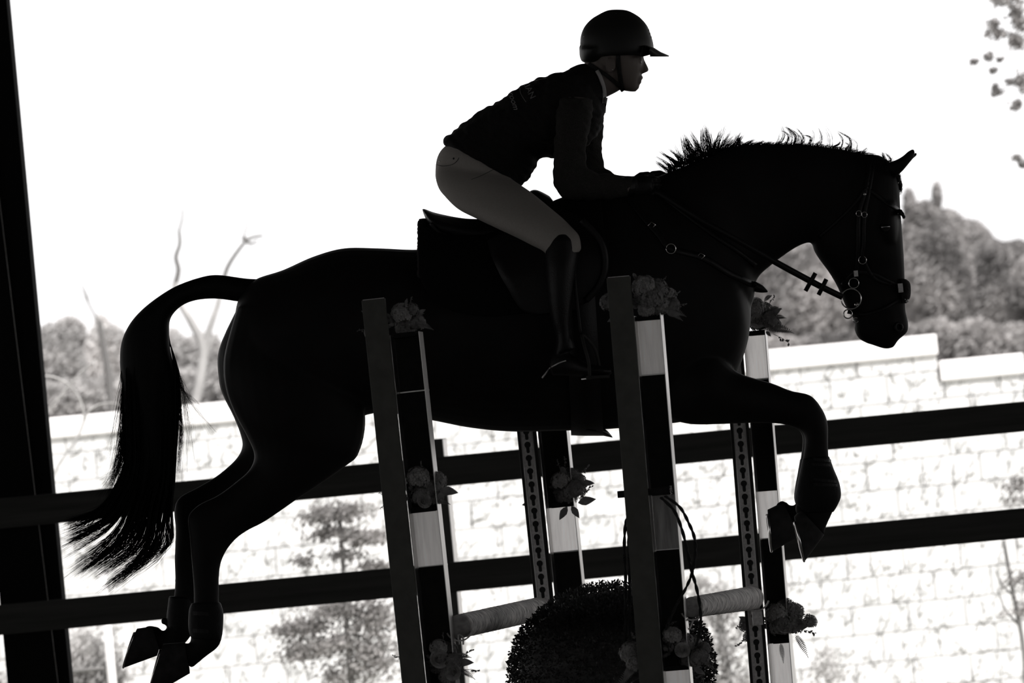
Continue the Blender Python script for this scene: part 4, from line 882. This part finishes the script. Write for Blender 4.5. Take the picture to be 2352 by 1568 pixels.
def head_(mb, g=1.0):
    loft(mb, face, 26, 5, 2.1, g)
    loft(mb, [(1468, 132, 1479, 134, .008), (1470, 141, 1482, 142, .010), (1472, 150, 1486, 150, .012), (1472, 158, 1489.5, 158, .015), (1472, 164, 1489, 163, .018), (1472, 169, 1480, 167.5, .014)], 14, 4)   # nose
    loft(mb, [(1462, 175, 1475, 174, .02), (1464, 180, 1477.5, 179, .024), (1463, 184, 1472, 184, .024), (1463, 188, 1474, 188, .022), (1460, 193, 1470.5, 193, .018)], 14, 3)   # lips
    loft(mb, [(1446, 196, 1469, 198, .022), (1444, 203, 1467, 203, .022), (1446, 208, 1460, 210, .014)], 14, 3)   # chin
    for s_ in (-1, 1):
        c = W(1402, 151, s_*.072); mb.ball(c, .017, .007, .026, 14, 9, Matrix.Rotation(.25, 3, 'Y')); mb.ring(c+Vector((0, s_*.005, .001)), .018, .0035, (0, 1, 0), 20, 6, .72, 1.2)
        mb.ball(W(1466, 139, s_*.034), .013, .01, .006)    # brow
body = MB(); head_(body); loft(body, neckr, 22, 4, 2, .98)
loft(body, torso_r[1:], 26, 4, 2.1, .86); loft(body, [(1010, 350, 1185, 410, .13), (1004, 385, 1170, 430, .13), (1015, 420, 1140, 450, .10)], 26, 4, 2.1, .9)
for s_ in (-1, 1):
    loft(body, arm(0, s_), 18, 4, 2, .86); loft(body, fore(s_), 18, 4, 2, .84); loft(body, leg(s_), 20, 4, 2, .88); loft(body, shin(s_), 18, 4, 2, .8); loft(body, foot(s_), 16, 4, 2, .8)
hand(body, 1484, 428, -1, -.115); hand(body, 1512, 425, 1, .10)
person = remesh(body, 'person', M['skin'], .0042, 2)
tag(person, 'person crouched forward in the saddle, dark shirt, pale breeches, black helmet, holding the reins', 'person')
wr = lambda p: .005*noise.noise(p*22)+.0045*noise.noise(Vector((p.x*50+p.z*34, p.y*8, p.z*50-p.x*16)))
sh = MB(); loft(sh, torso_r[1:], 32, 5, 2.1, 1.0, .02)
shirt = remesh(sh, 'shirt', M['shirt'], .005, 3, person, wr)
for s_ in (-1, 1):
    a = MB(); loft(a, arm(0, s_), 22, 5); loft(a, fore(s_), 22, 5); remesh(a, 'sleeve', M['sleeve'], .0045, 3, person, wr)
g_ = MB(); hand(g_, 1484, 428, -1, -.115); loft(g_, [(1428, 407, 1420, 455, .033, -.15), (1440, 409, 1436, 452, .029, -.137), (1460, 408, 1457, 450, .024, -.125)], 14, 3)
remesh(g_, 'glove', M['leather'], .003, 1, person, lambda p: .0018)
g_ = MB(); hand(g_, 1512, 425, 1, .10); loft(g_, [(1464, 407, 1462, 446, .027, .125), (1488, 406, 1486, 446, .024, .11)], 14, 3)
remesh(g_, 'glove', M['leather'], .003, 1, person, lambda p: .0018)
b_ = MB(); loft(b_, [(1040, 316, 1120, 350, .115), (1024, 334, 1140, 380, .13), (1012, 346, 1175, 405, .15), (1003, 365, 1195, 425, .155), (1000, 390, 1190, 430, .155), (1001, 412, 1180, 440, .15), (1010, 437, 1150, 455, .12), (1030, 459, 1130, 465, .09)], 30, 5, 2.1)
for s_ in (-1, 1): loft(b_, leg(s_), 26, 5, 2.05)
br_ = remesh(b_, 'breeches', M['breeches'], .005, 16, person); BT = bvh(br_)
def seam(pts, r=.0012, mt=M['stitch']):
    P = [hit(BT, x, y, -.15, .001) for x, y in crom(pts, 5)]; MB().tube(P, r, 5).build('seam', mt, br_)
seam([(1004, 378), (1014, 381), (1030, 380), (1042, 376), (1050, 369), (1054, 362)]); seam([(1083, 412), (1104, 404), (1122, 395), (1136, 389), (1150, 396)], .0009)
for x, y, mt in ((1010, 371, M['glint']), (1042, 364, M['leather'])): MB().ball(hit(BT, x, y, -.15, .001), .0035, .002, .0035).build('rivet', mt, br_)
for s_ in (-1, 1):
    t_ = MB(); loft(t_, [(1278, 540, 1304, 539, .05, s_*.375), (1264, 551, 1318, 549, .062, s_*.375), (1257, 563, 1325, 560, .064, s_*.377)]+[(a-1, b, c+1, d, w_+.006, y) for a, b, c, d, w_, y in shin(s_)[1:]], 24, 5, 2.1, 1, .2)
    loft(t_, foot(s_), 20, 4, 2.3); bo = remesh(t_, 'riding_boot', M['leather'], .005, 3, person)
    sy = s_*.39; MB().tube(px3([(1300, 828, sy-.045), (1285, 833, sy-.045), (1268, 842, sy-.03), (1262, 846, sy), (1268, 842, sy+.03), (1285, 833, sy+.045)], 0, 4), .0025, 6).build('spur', M['track'], bo)
    MB().tube([W(1262, 846, sy), W(1245, 868, sy)], .003, 6).build('spur_neck', M['track'], bo)
    MB().box(W(1335, 872, sy-.04), W(1362, 868, sy+.04)).build('sole_plate', M['steel'], bo, False)
    # stirrup belongs to the saddle
    ir = s_*.42; o_ = MB(); a0 = (1334, 768)
    o_.tube(px3([(1336, 768, ir), (1342, 795, ir+s_*.05), (1352, 832, ir+s_*.055), (1354, 866, ir+s_*.05)], 0, 5), .0055, 8); o_.tube(px3([(1336, 768, ir), (1352, 782, ir-s_*.03), (1368, 806, ir-s_*.055), (1376, 840, ir-s_*.055), (1378, 862, ir-s_*.05)], 0, 5), .0055, 8)
    o_.box8([W(1346, 870, ir+s_*.055), W(1398, 868, ir+s_*.055), W(1400, 868, ir-s_*.055), W(1348, 870, ir-s_*.055), W(1346, 863, ir+s_*.055), W(1398, 861, ir+s_*.055), W(1400, 861, ir-s_*.055), W(1348, 863, ir-s_*.055)])
    so = o_.build('stirrup', M['panel'], sad)
    MB().tube(px3([(1330, 520, s_*.30), (1320, 620, s_*.40), (1326, 700, s_*.425), (1334, 768, ir)], 0, 5), .006, 6).build('stirrup_leather', M['leather'], so)
# helmet
h_ = MB()
loft(h_, [(1404, 22.5, 1430, 22.5, .014), (1392, 25, 1442, 24.5, .03), (1374, 34, 1456, 31, .045), (1357, 45, 1472, 42, .066), (1342, 62, 1487, 60, .088), (1334, 82, 1495, 80, .1), (1332, 104, 1501, 102, .105), (1332, 122, 1500, 121, .105), (1334, 134, 1484, 128, .10)], 40, 8, 2.05, 1, .03)
loft(h_, [(1331, 112, 1400, 118, .095), (1331, 127, 1390, 134, .085), (1335, 140, 1372, 146, .062)], 24, 4)
helmet = remesh(h_, 'helmet', M['helmet'], .0045, 9, person)
v_ = MB(); vs_ = []; n = 20; f = []
for i in range(n+1):
    a = math.radians(-80+160*i/n); ca = math.cos(a); sa = math.sin(a)
    for (xi, yi, yo_) in ((1488-14*(1-ca), 104, 1.0), (1503+12*ca-12, 110, 1.0), (1484+34*ca, 119.5, .98), (1484+53*ca, 127.5, .82), (1484+52*ca, 130, .82), (1478-10*(1-ca), 129.5, .96)):
        vs_.append(W(xi, yi, sa*.095*yo_))
for i in range(n):
    for k in range(6): a = i*6+k; b = i*6+(k+1) % 6; f.append((a, b, b+6, a+6))
v_.add(vs_, f).build('visor', M['helmet'], helmet)
MB().ball(W(1415, 31.5, -.045), .0022, .0015, .0018).build('vent_glint', M['glint'], helmet)  # silver bead stands in for a glint on the helmet shell
for x, y, r in ((1490, 70, .004), (1492.5, 78, .0045), (1495.5, 86, .004), (1341, 84, .002)): MB().ball(hit(bvh(helmet), x, y, 0, .0005), r*.6, r*.3, r).build('badge', M['glint'], helmet)
MB().tube(px3([(1336, 100, -.03), (1332, 108, -.01), (1332, 120, .0)], 0, 4), .0018, 6).build('rear_trim', M['glint'], helmet)
PT = bvh(person)
hs = strap('chin_strap', [(1420, 126), (1421, 150), (1424, 175), (1428, 200), (1432, 208)], 10, helmet, M['rope'], -.05, .003, .003, PT)
strap('chin_strap', [(1352, 146), (1370, 158), (1392, 172), (1412, 188), (1428, 204)], 9, helmet, M['rope'], -.05, .003, .003, PT)
MB().ball(hit(PT, 1407, 160, -.08, .002), .002).build('earring', M['glint'], person)
for s_ in (-1, 1):
    c = W(1467, 143, s_*.03); MB().ball(c, .010, .009, .008).build('eye', M['eye'], person)
# collar: dark stand collar with a pale inner edge
cl = MB(); loft(cl, [(1306, 158, 1391, 262, .11), (1326, 149, 1392, 248, .086), (1341, 146, 1391, 234, .073), (1358, 146, 1390, 224, .067), (1372, 151, 1388, 214, .0625)], 28, 5, 2, 1, 0)
remesh(cl, 'shirt_collar', M['shirt'], .004, 3, person)
strap('collar_edge', [(1371, 162), (1378, 175), (1384, 190), (1388, 205), (1389, 222), (1387, 238)], 8, person, M['collar'], -.07, .006, .003, bvh(person, shirt, bpy.data.objects['shirt_collar']))
mb = MB(); mb.box8([W(1383, 226, -.03), W(1396, 224, -.03), W(1396, 224, .03), W(1383, 226, .03), W(1384, 252, -.03), W(1391, 250, -.03), W(1391, 250, .03), W(1384, 252, .03)]); mb.build('collar', M['shirt'], person, False, .002)
# printed lettering on the back of the shirt
ST = bvh(shirt)
def onshirt(ox, oy, ang):
    ca, sa = math.cos(ang), math.sin(ang)
    def pl(x, y):
        X_, Y_ = ox+x*ca+y*sa, oy+x*sa-y*ca; d = (W(X_, Y_, 0)-CAM).normalized(); r = ST.ray_cast(CAM, d, 60)
        return None if r[0] is None or abs(r[1].y) < .12 else r[0]-d*.0015
    return pl
text_obj('RIAN', 'lettering', M['print'], shirt, onshirt(1199, 187, math.radians(64)), 20)
text_obj('room', 'lettering', M['print'], shirt, onshirt(1167, 212, math.radians(72)), 19, .3)
P = [hit(ST, x, y, 0, .001) for x, y in crom([(1194, 203), (1195, 212), (1200, 222), (1208, 234)], 5)]; MB().tube(P, .0011, 5).build('print_line', M['print'], shirt)
P = [hit(ST, x, y, 0, .001) for x, y in crom([(1228, 186), (1240, 182.5), (1256, 179)], 5)]; MB().tube(P, .0009, 5).build('print_line', M['print'], shirt)
